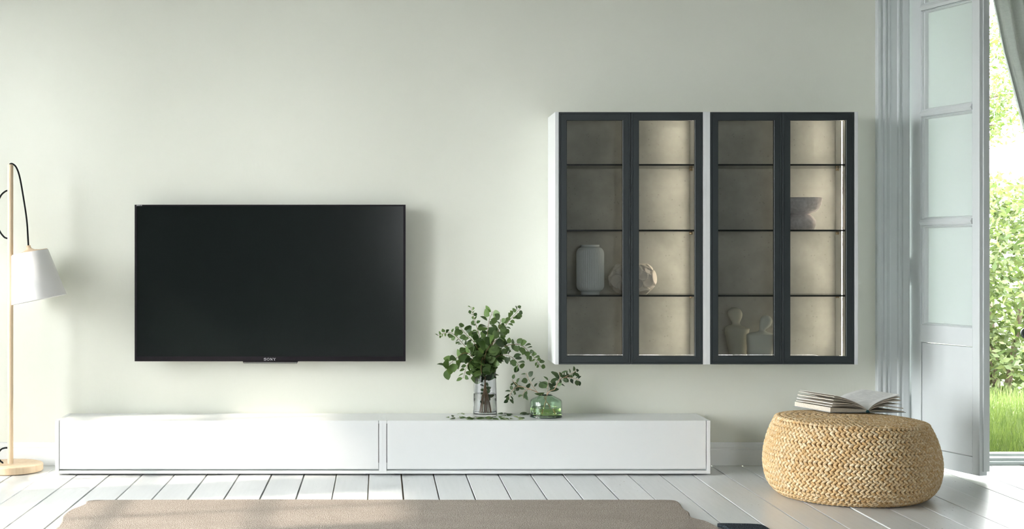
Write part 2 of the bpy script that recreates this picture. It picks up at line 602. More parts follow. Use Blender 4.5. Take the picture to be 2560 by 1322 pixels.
# moulded door casing
def casing(name, xi, xo, z1):
    """profile across the width from outer edge xo to inner edge xi"""
    w = xi - xo
    pts = [(0, .0), (0, .030), (.030, .034), (.10, .034), (.13, .026), (.19, .026), (.22, .033), (.27, .033), (.30, .022), (.38, .030), (.44, .024),
           (.62, .024), (.65, .031), (.69, .031), (.72, .022), (.77, .022), (.80, .029), (.95, .031), (1.0, .028), (1.0, 0)]
    out = [(xo + u * w, -h) for u, h in pts]
    struct(name, MB().prism(out, 'z', 0, z1), M['trim'])
casing('trim_1', DOOR_X[0], 2.853, DOOR_Z + .1)
casing('trim_2', DOOR_X[1], DOOR_X[1] + .188, DOOR_Z + .1)
struct('trim_3', MB().box(2.84, DOOR_X[1] + .2, -.04, -.0005, DOOR_Z + .1, DOOR_Z + .26), M['trim'])
struct('trim_4', MB().prism([(0.0, 0), (.0, .018), (.035, .018), (.04, .034), (.12, .034), (.125, .048), (.195, .048), (.195, 0)], 'x', DOOR_X[0], DOOR_X[1]), M['channel'])

# ------------------------------------------------------------------ open glazed door
HX, LEAF_W, LT = 3.0475, .575, .050
ang = -math.radians(73.3)
door = bpy.data.objects.new('door_1', None); COL.objects.link(door)
door.location = (HX, -.006, 0); door.rotation_euler = (0, 0, ang)
tag(door, kind='structure')
S0, S1 = .100, .520
ZB, ZT = .025, 3.285
obj('stile', MB().box(0, S0, 0, LT, ZB, ZT), M['door'], door, local=True, bevel=.003)
obj('stile', MB().box(S1, LEAF_W, 0, LT, ZB, ZT), M['door'], door, local=True, bevel=.003)
for za, zb in ((ZB, .119), (.716, .812), (3.205, ZT)):
    obj('rail', MB().box(S0, S1, .0004, LT - .0004, za, zb), M['door'], door, local=True)
MZ = [1.393, 2.010, 2.612]
for z in MZ:
    prof = [(.050, z - .017), (.016, z - .017), (.006, z - .010), (-.004, z - .016), (-.012, z), (-.004, z + .016), (.006, z + .010), (.016, z + .017), (.050, z + .017)]
    obj('muntin', MB().prism(prof, 'x', S0, S1), M['door'], door, local=True, smooth=35)
edges = [.812] + MZ + [3.205]
for i, (za, zb) in enumerate(zip(edges, edges[1:])):
    za2 = za + (0 if i == 0 else .017)
    zb2 = zb - (0 if i == 3 else .017)
    obj('pane', MB().box(S0 + .002, S1 - .002, .030, .034, za2, zb2), M['frosted'], door, local=True)
    bd = MB()
    loops = []
    for ins, dep in ((0, .003), (.010, .001), (.014, .010), (.020, .012), (.024, .020), (.028, .029)):
        loops.append([(S0 + ins, dep, za2 + ins * .5), (S1 - ins * .3, dep, za2 + ins * .5), (S1 - ins * .3, dep, zb2 - ins * .5), (S0 + ins, dep, zb2 - ins * .5)])
    bd.loops(loops)
    obj('glazing_bead', bd, M['door'], door, local=True)
pn = MB().box(S0 + .004, S1 - .004, .004, LT - .004, .122, .711)
obj('door_panel', pn, M['door'], door, local=True, bevel=.002)
obj('astragal', MB().box(LEAF_W, LEAF_W + .008, .020, LT + .010, ZB + .022, ZT), M['door'], door, local=True, bevel=.002)
for zc in (1.122, .335, 2.95):
    for j, (a, b, mt) in enumerate(((-.070, -.054, 'hinge'), (-.054, -.022, 'channel'), (-.022, .022, 'hinge'), (.022, .054, 'channel'), (.054, .070, 'hinge'))):
        obj('hinge_knuckle', MB().lathe([(.0062, zc + a), (.0062, zc + b)], 12, (-.006, -.004, 0)), M[mt], door, local=True, smooth=40)

# ------------------------------------------------------------------ curtain and its holdback
def curtain():
    mb = MB()
    nu, nv = 150, 90
    zs = [3.69 - (3.69 - .02) * j / nv for j in range(nv + 1)]
    def lerp_tab(tab, z):
        for (z0, a), (z1, b) in zip(tab, tab[1:]):
            if z <= z0 and z >= z1:
                t = (z0 - z) / (z0 - z1)
                return a + (b - a) * t
        return tab[-1][1]
    left = [(3.7, 3.285), (3.2, 3.345), (2.9, 3.388), (2.641, 3.438), (2.37, 3.494), (2.15, 3.553), (1.927, 3.613), (1.6, 3.685), (1.2, 3.735), (.80, 3.755), (.5, 3.74), (0, 3.72)]
    right = [(3.7, 4.12), (2.6, 4.10), (1.6, 4.02), (.80, 3.93), (.5, 4.0), (0, 4.05)]
    for j, z in enumerate(zs):
        xl, xr = lerp_tab(left, z), lerp_tab(right, z)
        for i in range(nu + 1):
            u = i / nu
            ph = u * 2 * PI * 8.0 + .5 * math.sin(z * 1.3)
            amp = .045 * min(1, .35 + u * 4)
            y = -.20 + amp * math.sin(ph) + .012 * math.sin(ph * 2.3 + z * 2)
            mb.v.append((xl + (xr - xl) * u + .006 * math.cos(ph), y, z))
    w = nu + 1
    for j in range(nv):
        for i in range(nu):
            mb.f.append((j * w + i, j * w + i + 1, (j + 1) * w + i + 1, (j + 1) * w + i))
    o = obj('curtain', mb, M['curtain'], smooth=180)
    s = o.modifiers.new('thickness', 'SOLIDIFY'); s.thickness = .002
    tag(o, 'grey linen curtain swept to the right of the open garden door', 'curtain')
curtain()
hb = thing('curtain_holdback', (3.885, -.034, .765), 'dark round curtain holdback at the right edge beside the garden', 'curtain holdback')
c = Vector((3.668, -.115, .765))
obj('mounting_plate', MB().box(3.86, 3.91, -.042, -.034, .735, .795), M['iron'], hb, bevel=.003)
obj('arm', MB().tube([(3.885, -.042, .765), (3.885, -.085, .765), (3.865, -.100, .765), (3.70, -.103, .765), (3.668, -.104, .765)], .006, 8), M['iron'], hb, smooth=50)
disc = MB()
prof = [(.0, .012), (.008, .011), (.012, .006), (.018, .006), (.021, .012), (.026, .012), (.0315, .006), (.0315, -.004), (0, -.004)]
nn = 32
disc.lathe(prof, nn)
disc.v = [(c.x + v[0], c.y - v[2], c.z + v[1]) for v in disc.v]
obj('rosette', disc, M['iron'], hb, smooth=35)

# ------------------------------------------------------------------ media consoles
def console(px0, px1, label):
    d = .37
    k = k_at(d)
    x0, x1 = (px0 - PPX) / k, (px1 - PPX) / k
    z0, z1 = .008, CAM_Z - (1051 - PPY) / k
    yb, yf = -.024, -d
    t = .0205
    root = thing('media_console', ((x0 + x1) / 2, (yb + yf) / 2, 0), label, 'media console', 'low white media consoles')
    obj('side_panel', MB().box(x0, x0 + t, yf, yb, z0, z1), M['white'], root, bevel=.0008)
    obj('side_panel', MB().box(x1 - t, x1, yf, yb, z0, z1), M['white'], root, bevel=.0008)
    obj('top_panel', MB().box(x0 + t, x1 - t, yf + .0200, yb, z1 - .019, z1 - .0006), M['white'], root, bevel=.0006)
    obj('bottom_panel', MB().box(x0 + t, x1 - t, yf + .001, yb, z0, z0 + .0165), M['white'], root, bevel=.0006)
    obj('back_panel', MB().box(x0 + t, x1 - t, yb - .006, yb, z0 + .017, z1 - .02), M['whiteside'], root)
    fz0 = CAM_Z - (1172.3 - PPY) / k
    obj('flap_door', MB().box(x0 + t + .0035, x1 - t - .0035, yf + .0005, yf + .0195, fz0, z1 - .0008), M['white'], root, bevel=.0008)
    obj('grip_rail', MB().box(x0 + t, x1 - t, yf + .022, yf + .034, z0 + .0166, fz0 + .03), M['channel'], root)
    obj('inner_body', MB().box(x0 + t + .0002, x1 - t - .0002, yf + .0345, yb - .0065, fz0 + .01, z1 - .0195), M['dark_gap'], root)
    for fx in (x0 + .08, (x0 + x1) / 2, x1 - .08):
        for fy in (yf + .05, yb - .05):
            obj('foot', MB().lathe([(.018, 0), (.018, z0)], 12, (fx, fy, 0)), M['dark_gap'], root)
    return z1
CTOP = console(138, 957, 'low white lacquered media console under the television')
console(957, 1776, 'low white lacquered media console carrying the two leafy glass vases')

# ------------------------------------------------------------------ wall display cabinets
CD = .33
KC = k_at(CD)
CZ0, CZ1 = CAM_Z - (911 - PPY) / KC, CAM_Z + (PPY - 279.5) / KC
SHELF_D = .300
SHELF_Z = [CAM_Z - (py - PPY) / k_at(SHELF_D) for py in (412, 576, 739.3)]

def cabinet(px0, px1, label):
    x0, x1 = (px0 - PPX) / KC, (px1 - PPX) / KC
    yf, yb = -CD, -.001
    t = .0195
    root = thing('display_cabinet', ((x0 + x1) / 2, (yf + yb) / 2, CZ0), label, 'display cabinet', 'glass-fronted wall cabinets')
    for a in (x0, x1 - t):
        obj('side_panel', MB().box(a, a + t, yf, yb, CZ0, CZ1), M['white'], root, bevel=.0008)
    obj('top_panel', MB().box(x0 + t, x1 - t, yf + .024, yb, CZ1 - t, CZ1), M['white'], root)
    obj('bottom_panel', MB().box(x0 + t, x1 - t, yf + .024, yb, CZ0, CZ0 + t), M['white'], root)
    obj('back_panel', MB().box(x0 + t, x1 - t, yb - .012, yb, CZ0 + t, CZ1 - t), M['concrete'], root)
    for z in SHELF_Z:
        sh = obj('shelf', MB().box(x0 + t + .001, x1 - t - .001, -SHELF_D + .0012, yb - .014, z - .0042, z + .0042), M['shelf'], root)
        obj('shelf_edge', MB().box(x0 + t + .001, x1 - t - .001, -SHELF_D, -SHELF_D + .001, z - .0046, z + .0046), M['shelf_edge'], sh)
        for sx, sg in ((x0 + t, 1), (x1 - t, -1)):
            for sy in (-.26, -.065):
                pg = MB().tube([(sx, sy, z - .012), (sx + sg * .006, sy, z - .012), (sx + sg * .007, sy, z - .012), (sx + sg * .016, sy, z - .012)], [.008, .008, .004, .004], 10)
                pg.tube([(sx + sg * .013, sy, z - .020), (sx + sg * .013, sy, z - .0046)], .0035, 8)
                obj('shelf_support', pg, M['metal'], root)
    # light strip set in the right-hand inner side
    lx = x1 - t
    hs = obj('light_channel', MB().box(lx - .004, lx, -.145, -.125, CZ0 + t + .012, CZ1 - t - .012), M['whiteside'], root)
    st = obj('light_strip', MB().box(lx - .0046, lx - .0041, -.1375, -.1325, CZ0 + t + .014, CZ1 - t - .014), M['led'], hs)
    # two framed glass doors
    wi = (x1 - x0 - 2 * t) / 2
    for i in range(2):
        a, b = x0 + t + i * wi + .0012, x0 + t + (i + 1) * wi - .0012
        za, zb = CZ0 + .0012, CZ1 - .0012
        fw, fh = .0440, .0460
        yF, yB = yf, yf + .022
        prof = [(0, yB), (0, yF + .0015), (.0012 / fw, yF), (.0085 / fw, yF), (.0092 / fw, yF + .0022), (.0102 / fw, yF + .0022), (.0110 / fw, yF + .0006), (1 - .002 / fw, yF + .0006), (1, yF + .0025), (1, yB)]
        lp = [[(a + u * fw, y, za + u * fh), (b - u * fw, y, za + u * fh), (b - u * fw, y, zb - u * fh), (a + u * fw, y, zb - u * fh)] for u, y in prof]
        dr = obj('cabinet_door', MB().loops(lp, closed_profile=True), M['anthracite'], root)
        obj('glass_pane', MB().box(a + fw - .004, b - fw + .004, yF + .0035, yF + .0070, za + fh - .004, zb - fh + .004), M['tint'], dr)
        # mitre joints at the four corners
        for cx, sx in ((a, 1), (b, -1)):
            for cz, sz in ((za, 1), (zb, -1)):
                p0 = Vector((cx + sx * .012, yF + .0004, cz + sz * .012 * fh / fw)); p1 = Vector((cx + sx * (fw - .002), yF + .0004, cz + sz * (fh - .002)))
                q = Vector((sx * .0004, 0, -sz * .0004))
                obj('mitre_joint', MB().add([p0 - q, p0 + q, p1 + q, p1 - q], [(0, 1, 2, 3)]), M['dark_gap'], dr)
cabinet(1388, 1766.5, 'anthracite-framed glass cabinet holding a ribbed vase and a carved bowl')
cabinet(1766.5, 2145, 'anthracite-framed glass cabinet holding a stone vessel and two bust sculptures')

# ------------------------------------------------------------------ things in the cabinets
ST = .0046
def ribbed_vase():
    d = .185; k = k_at(d)
    cx = (1475.5 - PPX) / k; r0 = 34.5 / k; h = 124 / k
    z0 = SHELF_Z[2] + ST
    rn = 23 / k
    prof = [(rn * .8, .001), (rn, 0), (rn, .016), (rn + .012, .018)]
    for i in range(9):
        a = i / 8 * PI / 2
        prof.append((r0 - .024 + .024 * math.sin(a), .020 + .034 * (1 - math.cos(a))))
    for i in range(9):
        a = i / 8 * PI / 2
        prof.append((r0 - .030 + .030 * math.cos(a), h - .052 + .038 * math.sin(a)))
    prof += [(rn + .004, h - .012), (rn, h - .010), (rn, h), (rn - .005, h), (rn - .006, h - .012), (r0 - .012, h - .06), (r0 - .012, .04), (0, .02)]
    def rad(r, z, a):
        m = max(0, min(1, (z - .022) / .02)) * max(0, min(1, (h - .014 - z) / .02))
        return r * (1 - .030 * m * abs(math.sin(a * 20)) ** .6 * (1 if r > r0 - .03 else 0)) if r > 0 else 0
    o = obj('ribbed_vase', MB().lathe(prof, 240, (0, 0, 0), rad), M['ribbed'], origin=(cx, -d, z0), local=True, smooth=60)
    o.location = (cx, -d, z0)
    tag(o, 'pale ribbed cylindrical vase on the third shelf behind the leftmost cabinet door', 'vase')
ribbed_vase()

def carved_bowl():
    d = .175; k = k_at(d)
    cx = (1581 - PPX) / k; r0 = 59 / k; h = 76.5 / k
    z0 = SHELF_Z[2] + ST
    rng = random.Random(3)
    cs = []
    N = 58
    for i in range(N):
        y = 1 - 2 * (i + .5) / N
        a = i * PI * (3 - 5 ** .5)
        cs.append((Vector((math.cos(a) * (1 - y * y) ** .5, math.sin(a) * (1 - y * y) ** .5, y)), rng.uniform(.27, .43), rng.random()))
    cs.sort(key=lambda c: c[2])
    n, m = 200, 110
    prof = []
    a0, a1 = -1.02, .93
    mb = MB()
    for i in range(m):
        la = a0 + (a1 - a0) * i / (m - 1)
        for j in range(n):
            th = 2 * PI * j / n
            u = Vector((math.cos(la) * math.cos(th), math.cos(la) * math.sin(th), math.sin(la)))
            disp = -.006
            for c, rr, _ in cs:
                t = (u - c).length / rr
                if t < 1:
                    disp = (.0075 if t > .80 else -.004 + .0115 * (t / .80) ** 3) * (1 if t < .93 else (1 - t) / .07) - .002 * (u.z - c.z)
            fade = min(1, (a1 - la) / .08, (la - a0) / .06)
            r = r0 * (.955 + .045 * 1) + disp * fade - .004
            zc = (math.sin(la) - math.sin(a0)) / (math.sin(a1) - math.sin(a0)) * h
            rr_ = r * math.cos(la) if la > -.7 else r * math.cos(la)
            mb.v.append((rr_ * math.cos(th), rr_ * math.sin(th), zc + disp * fade * math.sin(la) * .4))
    for i in range(m - 1):
        for j in range(n):
            mb.f.append((i * n + j, i * n + (j + 1) % n, (i + 1) * n + (j + 1) % n, (i + 1) * n + j))
    base = len(mb.v)
    rt = r0 * math.cos(a1)
    for r, z in ((rt * .92, h), (rt * .9, h - .01), (r0 * .85, h * .55), (r0 * .6, h * .15), (.001, .012)):
        for j in range(n):
            th = 2 * PI * j / n
            mb.v.append((r * math.cos(th), r * math.sin(th), z))
    for i in range(5):
        s0 = (m - 1) * n if i == 0 else base + (i - 1) * n
        for j in range(n):
            mb.f.append((s0 + j, s0 + (j + 1) % n, base + i * n + (j + 1) % n, base + i * n + j))
    mb.f.append(tuple(reversed(range(n))))
    o = obj('carved_bowl', mb, M['carved'], local=True, smooth=50)
    o.location = (cx, -d, z0)
    tag(o, 'round cream bowl with carved scale relief beside the ribbed vase', 'bowl')
carved_bowl()

def stone_vessel():
    d = .19; k = k_at(d)
    cx = (2000 - PPX) / k
    z0 = SHELF_Z[1] + ST
    h = (574 - 494) / k
    Rb, Rs = 54 / k, 38.5 / k
    zs = .50 * h
    prof = [(0, 0), (Rs * .80, 0), (Rs * .92, .012), (Rs, .036), (Rs * .97, .055), (Rs * .85, .072), (Rs * .66, zs - .006), (Rs * .58, zs), (Rs * .66, zs + .004), (Rb * .70, zs + .012),
            (Rb * .86, zs + .030), (Rb * .955, zs + .055), (Rb, h - .012), (Rb * .995, h - .003), (Rb * .97, h), (Rb * .93, h - .004), (Rb * .8, h - .03), (Rb * .4, h - .048), (0, h - .052)]
    sm = []
    for i in range(len(prof) - 1):
        for t in (0, .5):
            sm.append((prof[i][0] + (prof[i + 1][0] - prof[i][0]) * t, prof[i][1] + (prof[i + 1][1] - prof[i][1]) * t))
    sm.append(prof[-1])
    def rad(r, z, a):
        if r < .02: return r
        return r + .0022 * noise.noise(Vector((r * math.cos(a) * 30, r * math.sin(a) * 30, z * 30)))
    o = obj('stone_vessel', MB().lathe(sm, 72, rad=rad), M['stone'], local=True, smooth=70)
    o.location = (cx, -d, z0)
    tag(o, 'lilac-grey stone bowl on a rounded foot on the lit cabinet shelf', 'vessel')
stone_vessel()

def loft(mb, rings, n=40, cap=True):
    vs = []
    for (cx, cy, cz, rx, ry, tilt, sq) in rings:
        for j in range(n):
            a = 2 * PI * j / n
            ca, sa = math.cos(a), math.sin(a)
            e = 2 / sq
            X = rx * math.copysign(abs(ca) ** e, ca); Y = ry * math.copysign(abs(sa) ** e, sa)
            vs.append((cx + X * math.cos(tilt), cy + Y, cz + X * math.sin(tilt)))
    m = len(rings)
    fs = [(i * n + j, i * n + (j + 1) % n, (i + 1) * n + (j + 1) % n, (i + 1) * n + j) for i in range(m - 1) for j in range(n)]
    if cap:
        fs += [tuple(reversed(range(n))), tuple((m - 1) * n + j for j in range(n))]
    mb.add(vs, fs)

def smooth_rings(rings, sub=5):
    out = []
    for i in range(len(rings) - 1):
        p0, p1, p2, p3 = rings[max(i - 1, 0)], rings[i], rings[i + 1], rings[min(i + 2, len(rings) - 1)]
        for s in range(sub):
            t = s / sub
            out.append(tuple(.5 * (2 * b + (c - a) * t + (2 * a - 5 * b + 4 * c - e) * t * t + (3 * b - a - 3 * c + e) * t ** 3) for a, b, c, e in zip(p0, p1, p2, p3)))
    out.append(rings[-1])
    return out

def bust(name, d, pts, mat, label, depth=.052):
    """pts: (centre px, y px, half width px, depth factor, tilt, squareness)"""
    k = k_at(d)
    zb = CZ0 + .0195 + .0004
    rings = []
    for i, (px, py, hw, df, tl, sq) in enumerate(pts):
        z = CAM_Z - (py - PPY) / k
        if i == 0: z = zb
        rings.append(((px - PPX) / k, -d, z, hw / k, depth * df, tl, sq))
    cx = rings[0][0]
    mb = MB()
    loft(mb, smooth_rings(rings))
    o = obj(name, mb, mat, origin=(cx, -d, zb), smooth=180)
    tag(o, label, 'sculpture', 'bust sculptures')
bust('bust_sculpture', .13, [(1845, 897, 19, .8, 0, 2.3), (1844, 880, 21, .85, 0, 2.4), (1843, 855, 25, .95, 0, 2.5), (1842, 832, 28.5, 1, 0, 2.6), (1843, 822, 29.5, .95, -.03, 2.6),
      (1845, 818, 27, .80, -.10, 2.4), (1843, 815, 20, .62, -.10, 2.2), (1841, 812, 12, .42, -.05, 2), (1840, 807, 9.5, .34, 0, 2), (1839.5, 801, 12, .40, 0, 2), (1838.5, 792, 16.5, .52, 0, 2), (1837.5, 783, 18, .56, 0, 2), (1837, 775, 15, .48, 0, 2), (1837, 770, 8, .28, 0, 2), (1837, 768.6, 1, .04, 0, 2)],
     M['plaster_dark'], 'taller taupe faceless bust sculpture at the left in the lowest cabinet compartment')
bust('bust_sculpture', .235, [(1899, 899, 28, .7, 0, 2.3), (1900, 880, 31, .78, 0, 2.4), (1902, 855, 35, .9, 0, 2.6), (1903, 840, 36, .92, 0, 2.7), (1903, 835, 34, .85, 0, 2.6),
      (1903, 832, 27, .66, 0, 2.3), (1904, 829.5, 15, .44, 0, 2.1), (1905, 826, 8, .28, .05, 2), (1907, 821, 8.5, .28, -.2, 2), (1910, 815, 12, .36, -.3, 2), (1914, 806, 15, .44, -.35, 2), (1917, 798, 14.5, .44, -.35, 2), (1919, 793, 11, .34, -.32, 2), (1920, 789.6, 6, .20, -.3, 2), (1920.4, 788.6, 1, .04, -.3, 2)],
     M['plaster'], 'shorter pale bust sculpture with a tilted head in the lowest cabinet compartment')

# ------------------------------------------------------------------ television
def strokes(mb, polys, x, z, w, h, y, th):
    for pl in polys:
        pts = [Vector((x + p[0] * w, y, z + p[1] * h)) for p in pl]
        tw = th if len(pl[0]) < 3 else th * pl[0][2]
        for a, b in zip(pts, pts[1:]):
            dr = (b - a); L = dr.length
            if L < 1e-9: continue
            dr /= L
            q = Vector((-dr.z, 0, dr.x)) * tw / 2
            e = dr * tw * .25
            lift = Vector((0, -1.5e-5 * (len(mb.f) % 24), 0))
            mb.add([a - q - e + lift, b - q + e + lift, b + q + e + lift, a + q - e + lift], [(0, 1, 2, 3)])
def arc(cx, cy, rx, ry, a0, a1, n=14, wt=1):
    return [(cx + rx * math.cos(math.radians(a0 + (a1 - a0) * i / n)), cy + ry * math.sin(math.radians(a0 + (a1 - a0) * i / n)), wt) for i in range(n + 1)]
LET = {
    'S': [arc(.5, .76, .40, .22, 20, 270, 14, 1.15) + arc(.5, .26, .42, .25, 90, -160, 14, 1.15)[1:], [(.90, .98, .6), (.90, .70, .6)], [(.09, .04, .6), (.09, .32, .6)]],
    'O': [arc(.5, .5, .44, .46, 0, 360, 24, 1.2)],
    'N': [[(.16, .03, .8), (.16, .97, .8)], [(.16, .95, 1.6), (.84, .05, 1.6)], [(.84, .03, .8), (.84, .97, .8)], [(0, .97, .6), (.3, .97, .6)], [(.70, .97, .6), (1, .97, .6)], [(0, .03, .6), (.32, .03, .6)]],
    'Y': [[(.14, .96, 1.4), (.5, .48, 1.4)], [(.86, .96, .8), (.5, .48, .8)], [(.5, .5, 1.4), (.5, .03, 1.4)], [(0, .97, .6), (.34, .97, .6)], [(.68, .97, .6), (1, .97, .6)], [(.28, .03, .6), (.72, .03, .6)]],
    'B': [[(.15, 0), (.15, 1)], [(.15, 1), (.6, 1), (.8, .85), (.8, .65), (.6, .5), (.15, .5)], [(.6, .5), (.88, .35), (.88, .15), (.65, 0), (.15, 0)]],
    'R': [[(.15, 0), (.15, 1)], [(.15, 1), (.65, 1), (.85, .85), (.85, .62), (.65, .48), (.15, .48)], [(.5, .48), (.9, 0)]],
    'A': [[(.05, 0), (.5, 1), (.95, 0)], [(.2, .33), (.8, .33)]],
    'V': [[(.05, 1), (.5, 0), (.95, 1)]],
    'I': [[(.5, 0), (.5, 1)]],
}
def word(mb, txt, x, z, w, h, y, th, gap=.18):
    n = len(txt)
    cw = w / (n + gap * (n - 1))
    for i, ch in enumerate(txt):
        strokes(mb, LET[ch], x + i * cw * (1 + gap), z, cw, h, y, th)

def television():
    d = .095; k = k_at(d)
    x0, x1 = (336.5 - PPX) / k, (1014 - PPX) / k
    z0, z1 = CAM_Z - (903 - PPY) / k, CAM_Z - (511.5 - PPY) / k
    yf = -d
    root = thing('television', ((x0 + x1) / 2, -.05, z0), 'flat black television mounted on the wall above the console', 'television')
    s0, s1, t0, t1 = x0 + 5.5 / k, x1 - 5.5 / k, z0 + 12 / k, z1 - 3.6 / k
    prof = [((0, 0, 0, 0), yf + .030), ((0, 0, 0, 0), yf + .001), ((.001,) * 4, yf), ((s0 - x0, x1 - s1, t0 - z0, z1 - t1), yf), ((s0 - x0, x1 - s1, t0 - z0, z1 - t1), yf + .006)]
    lp = [[(x0 + a, y, z0 + c), (x1 - b, y, z0 + c), (x1 - b, y, z1 - e), (x0 + a, y, z1 - e)] for (a, b, c, e), y in prof]
    obj('bezel', MB().loops(lp), M['black'], root)
    obj('screen', MB().box(s0, s1, yf + .0015, yf + .006, t0, t1), M['screen'], root)
    obj('rear_housing', MB().box(x0 + .002, x1 - .002, yf + .0065, yf + .030, z0 + .002, z1 - .002), M['black'], root)
    obj('wall_mount', MB().box((x0 + x1) / 2 - .25, (x0 + x1) / 2 + .25, yf + .0305, -.0005, z0 + .25, z0 + .62), M['black'], root)
    bx0, bx1 = (607 - PPX) / k, (745 - PPX) / k
    bz = z0 - 5.2 / k
    bar = obj('light_bar', MB().prism([(bx0, z0 - .0002), (bx0 + .006, bz), (bx1 - .006, bz), (bx1, z0 - .0002)], 'y', yf - .004, yf + .022), M['black'], root)
    obj('chrome_strip', MB().prism([(bx0 + .0045, bz + .0075), (bx0 + .0075, bz + .0006), (bx1 - .0075, bz + .0006), (bx1 - .0045, bz + .0075)], 'y', yf - .0052, yf - .0041), M['chrome'], bar)
    mb = MB()
    word(mb, 'SONY', (659.5 - PPX) / k, CAM_Z - (900.8 - PPY) / k, 30.0 / k, 6.0 / k, yf - .0006, .0016, .22)
    tag(obj('maker_lettering', mb, M['print'], root), 'silver serif lettering')
    mb = MB()
    word(mb, 'BRAVIA', (341.5 - PPX) / k, CAM_Z - (514.6 - PPY) / k, 13.5 / k, 2.6 / k, yf - .0006, .0011, .2)
    tag(obj('series_lettering', mb, M['print'], root), 'tiny silver lettering in the top left corner')
television()

# ------------------------------------------------------------------ floor lamp
def bez(pts, n=12):
    """smooth curve through points (Catmull-Rom)"""
    pts = [Vector(p) for p in pts]
    out = []
    for i in range(len(pts) - 1):
        p0, p1, p2, p3 = pts[max(i - 1, 0)], pts[i], pts[i + 1], pts[min(i + 2, len(pts) - 1)]
        for s in range(n):
            t = s / n
            out.append(.5 * (2 * p1 + (p2 - p0) * t + (2 * p0 - 5 * p1 + 4 * p2 - p3) * t * t + (3 * p1 - p0 - 3 * p2 + p3) * t ** 3))
    out.append(pts[-1])
    return out

def lamp():
    d = .205; k = k_at(d)
    cx = (26 - PPX) / k
    root = thing('floor_lamp', (cx, -d, 0), 'birch floor lamp with a white cone shade hanging on a black cord', 'floor lamp')
    Rb = 80 / k
    obj('base', MB().lathe([(Rb - .004, 0), (Rb, .004), (Rb, .036), (Rb - .004, .040), (0, .040)], 96, (cx, -d, 0)), M['wood'], root, smooth=40)
    ztop = CAM_Z - (411 - PPY) / k
    rp = 7.1 / k
    obj('pole', MB().lathe([(rp, .040), (rp, ztop - .004), (rp - .003, ztop)], 32, (cx, -d, 0)), M['wood'], root, smooth=40)
    # tilted shade; it hangs behind the pole
    ds = .06
    ds = .150
    dd = d - .02
    a = P(73, 631, dd); b = P(97, 749, dd)
    ax = (b - a).normalized()
    kk = k_at(dd)
    rt, rb = 46 / kk, 68 / kk
    depth_shift = Vector((0, 0, 0))
    # keep the whole shade clear of the wall
    a.y = b.y = -.175
    side = Vector((ax.z, 0, -ax.x)) * -1
    fwd = Vector((0, -1, 0))
    def ring(c, r, n=64):
        return [c + side * (r * math.cos(2 * PI * j / n)) + fwd * (r * math.sin(2 * PI * j / n)) for j in range(n)]
    L = (b - a).length
    loops = [ring(b, rb - .003), ring(b, rb), ring(b - ax * .004, rb + .0008), ring(a + ax * .003, rt), ring(a, rt - .002), ring(a + ax * .002, rt - .005), ring(b - ax * .002, rb - .0045)]
    sh = MB().loops(loops, closed_profile=True)
    obj('lamp_shade', sh, M['shade'], root, smooth=40)
    cap = MB().loops([ring(a, rt - .003), ring(a - ax * .003, rt - .004), ring(a - ax * .006, rt * .60), ring(a - ax * .012, rt * .30), ring(a - ax * .022, .016), ring(a - ax * .030, .0125), ring(a - ax * .040, .0125), ring(a - ax * .0402, .002)])
    obj('shade_cap', cap, M['wood'], root, smooth=40)
    bulb = MB().loops([ring(a + ax * .02, .013, 20), ring(a + ax * .06, .014, 20), ring(a + ax * .09, .028, 20), ring(a + ax * .12, .030, 20), ring(a + ax * .15, .018, 20), ring(a + ax * .156, .002, 20)])
    obj('bulb', bulb, M['shade'], root, smooth=180)
    ctop = a - ax * .040
    yy = -.175
    def q(px, py, y=None):
        p = P(px, py, d); p.y = -d if y is None else y
        return p
    cord = bez([q(24, 415), q(25, 410.5), q(31, 409.5), q(40, 418, -.200), q(48, 442, -.195), (q(56, 490, -.188)), q(64, 550, -.18), (ctop.x - .001, yy, ctop.z + .03), (ctop.x + .001, yy, ctop.z - .003)], 10)
    obj('cord', MB().tube(cord, .0048, 10), M['cord'], root, smooth=60)
    loop = bez([q(22, 476), q(14, 478), q(2, 489), q(-7, 513), q(-8, 548), q(-2, 575), q(10, 592), q(20, 596)], 8)
    obj('cord', MB().tube(loop, .0048, 10), M['cord'], root, smooth=60)
    low = bez([q(22, 1119), q(12, 1119.5), q(3, 1123), (q(-4, 1133)), (q(-3, 1146)), q(2, 1153), (cx - .045, -d, .045), (cx - .042, -d, .036)], 8)
    obj('cord', MB().tube(low, .0048, 10), M['cord'], root, smooth=60)
lamp()

# ------------------------------------------------------------------ rugs
def rug(name, outline, h, m, label, cat='rug'):
    cx = sum(p[0] for p in outline) / len(outline); cy_ = sum(p[1] for p in outline) / len(outline)
    n = len(outline)
    ins = [(cx + (p[0] - cx) * .996, cy_ + (p[1] - cy_) * .996) for p in outline]
    mb = MB()
    mb.v = [(p[0], p[1], .0005) for p in outline] + [(p[0], p[1], h * .7) for p in outline] + [(p[0], p[1], h) for p in ins]
    for i in range(n):
        j = (i + 1) % n
        mb.f += [(i, j, n + j, n + i), (n + i, n + j, 2 * n + j, 2 * n + i)]
    mb.f.append(tuple(2 * n + i for i in range(n)))
    mb.f.append(tuple(reversed(range(n))))
    o = obj(name, mb, m, origin=(cx, cy_, 0))
    tag(o, label, cat)
rl = bez([(-1.40, -1.185, 0), (-1.432, -1.215, 0), (-1.425, -1.28, 0), (-1.440, -1.36, 0), (-1.462, -1.45, 0), (-1.462, -1.6, 0), (-1.435, -1.75, 0), (-1.43, -1.9, 0), (-1.47, -2.1, 0), (-1.44, -2.5, 0), (-1.46, -3.0, 0), (-1.44, -3.3, 0)], 5)
rb_ = bez([(-1.40, -3.34, 0), (0, -3.36, 0), (1.42, -3.33, 0)], 6)
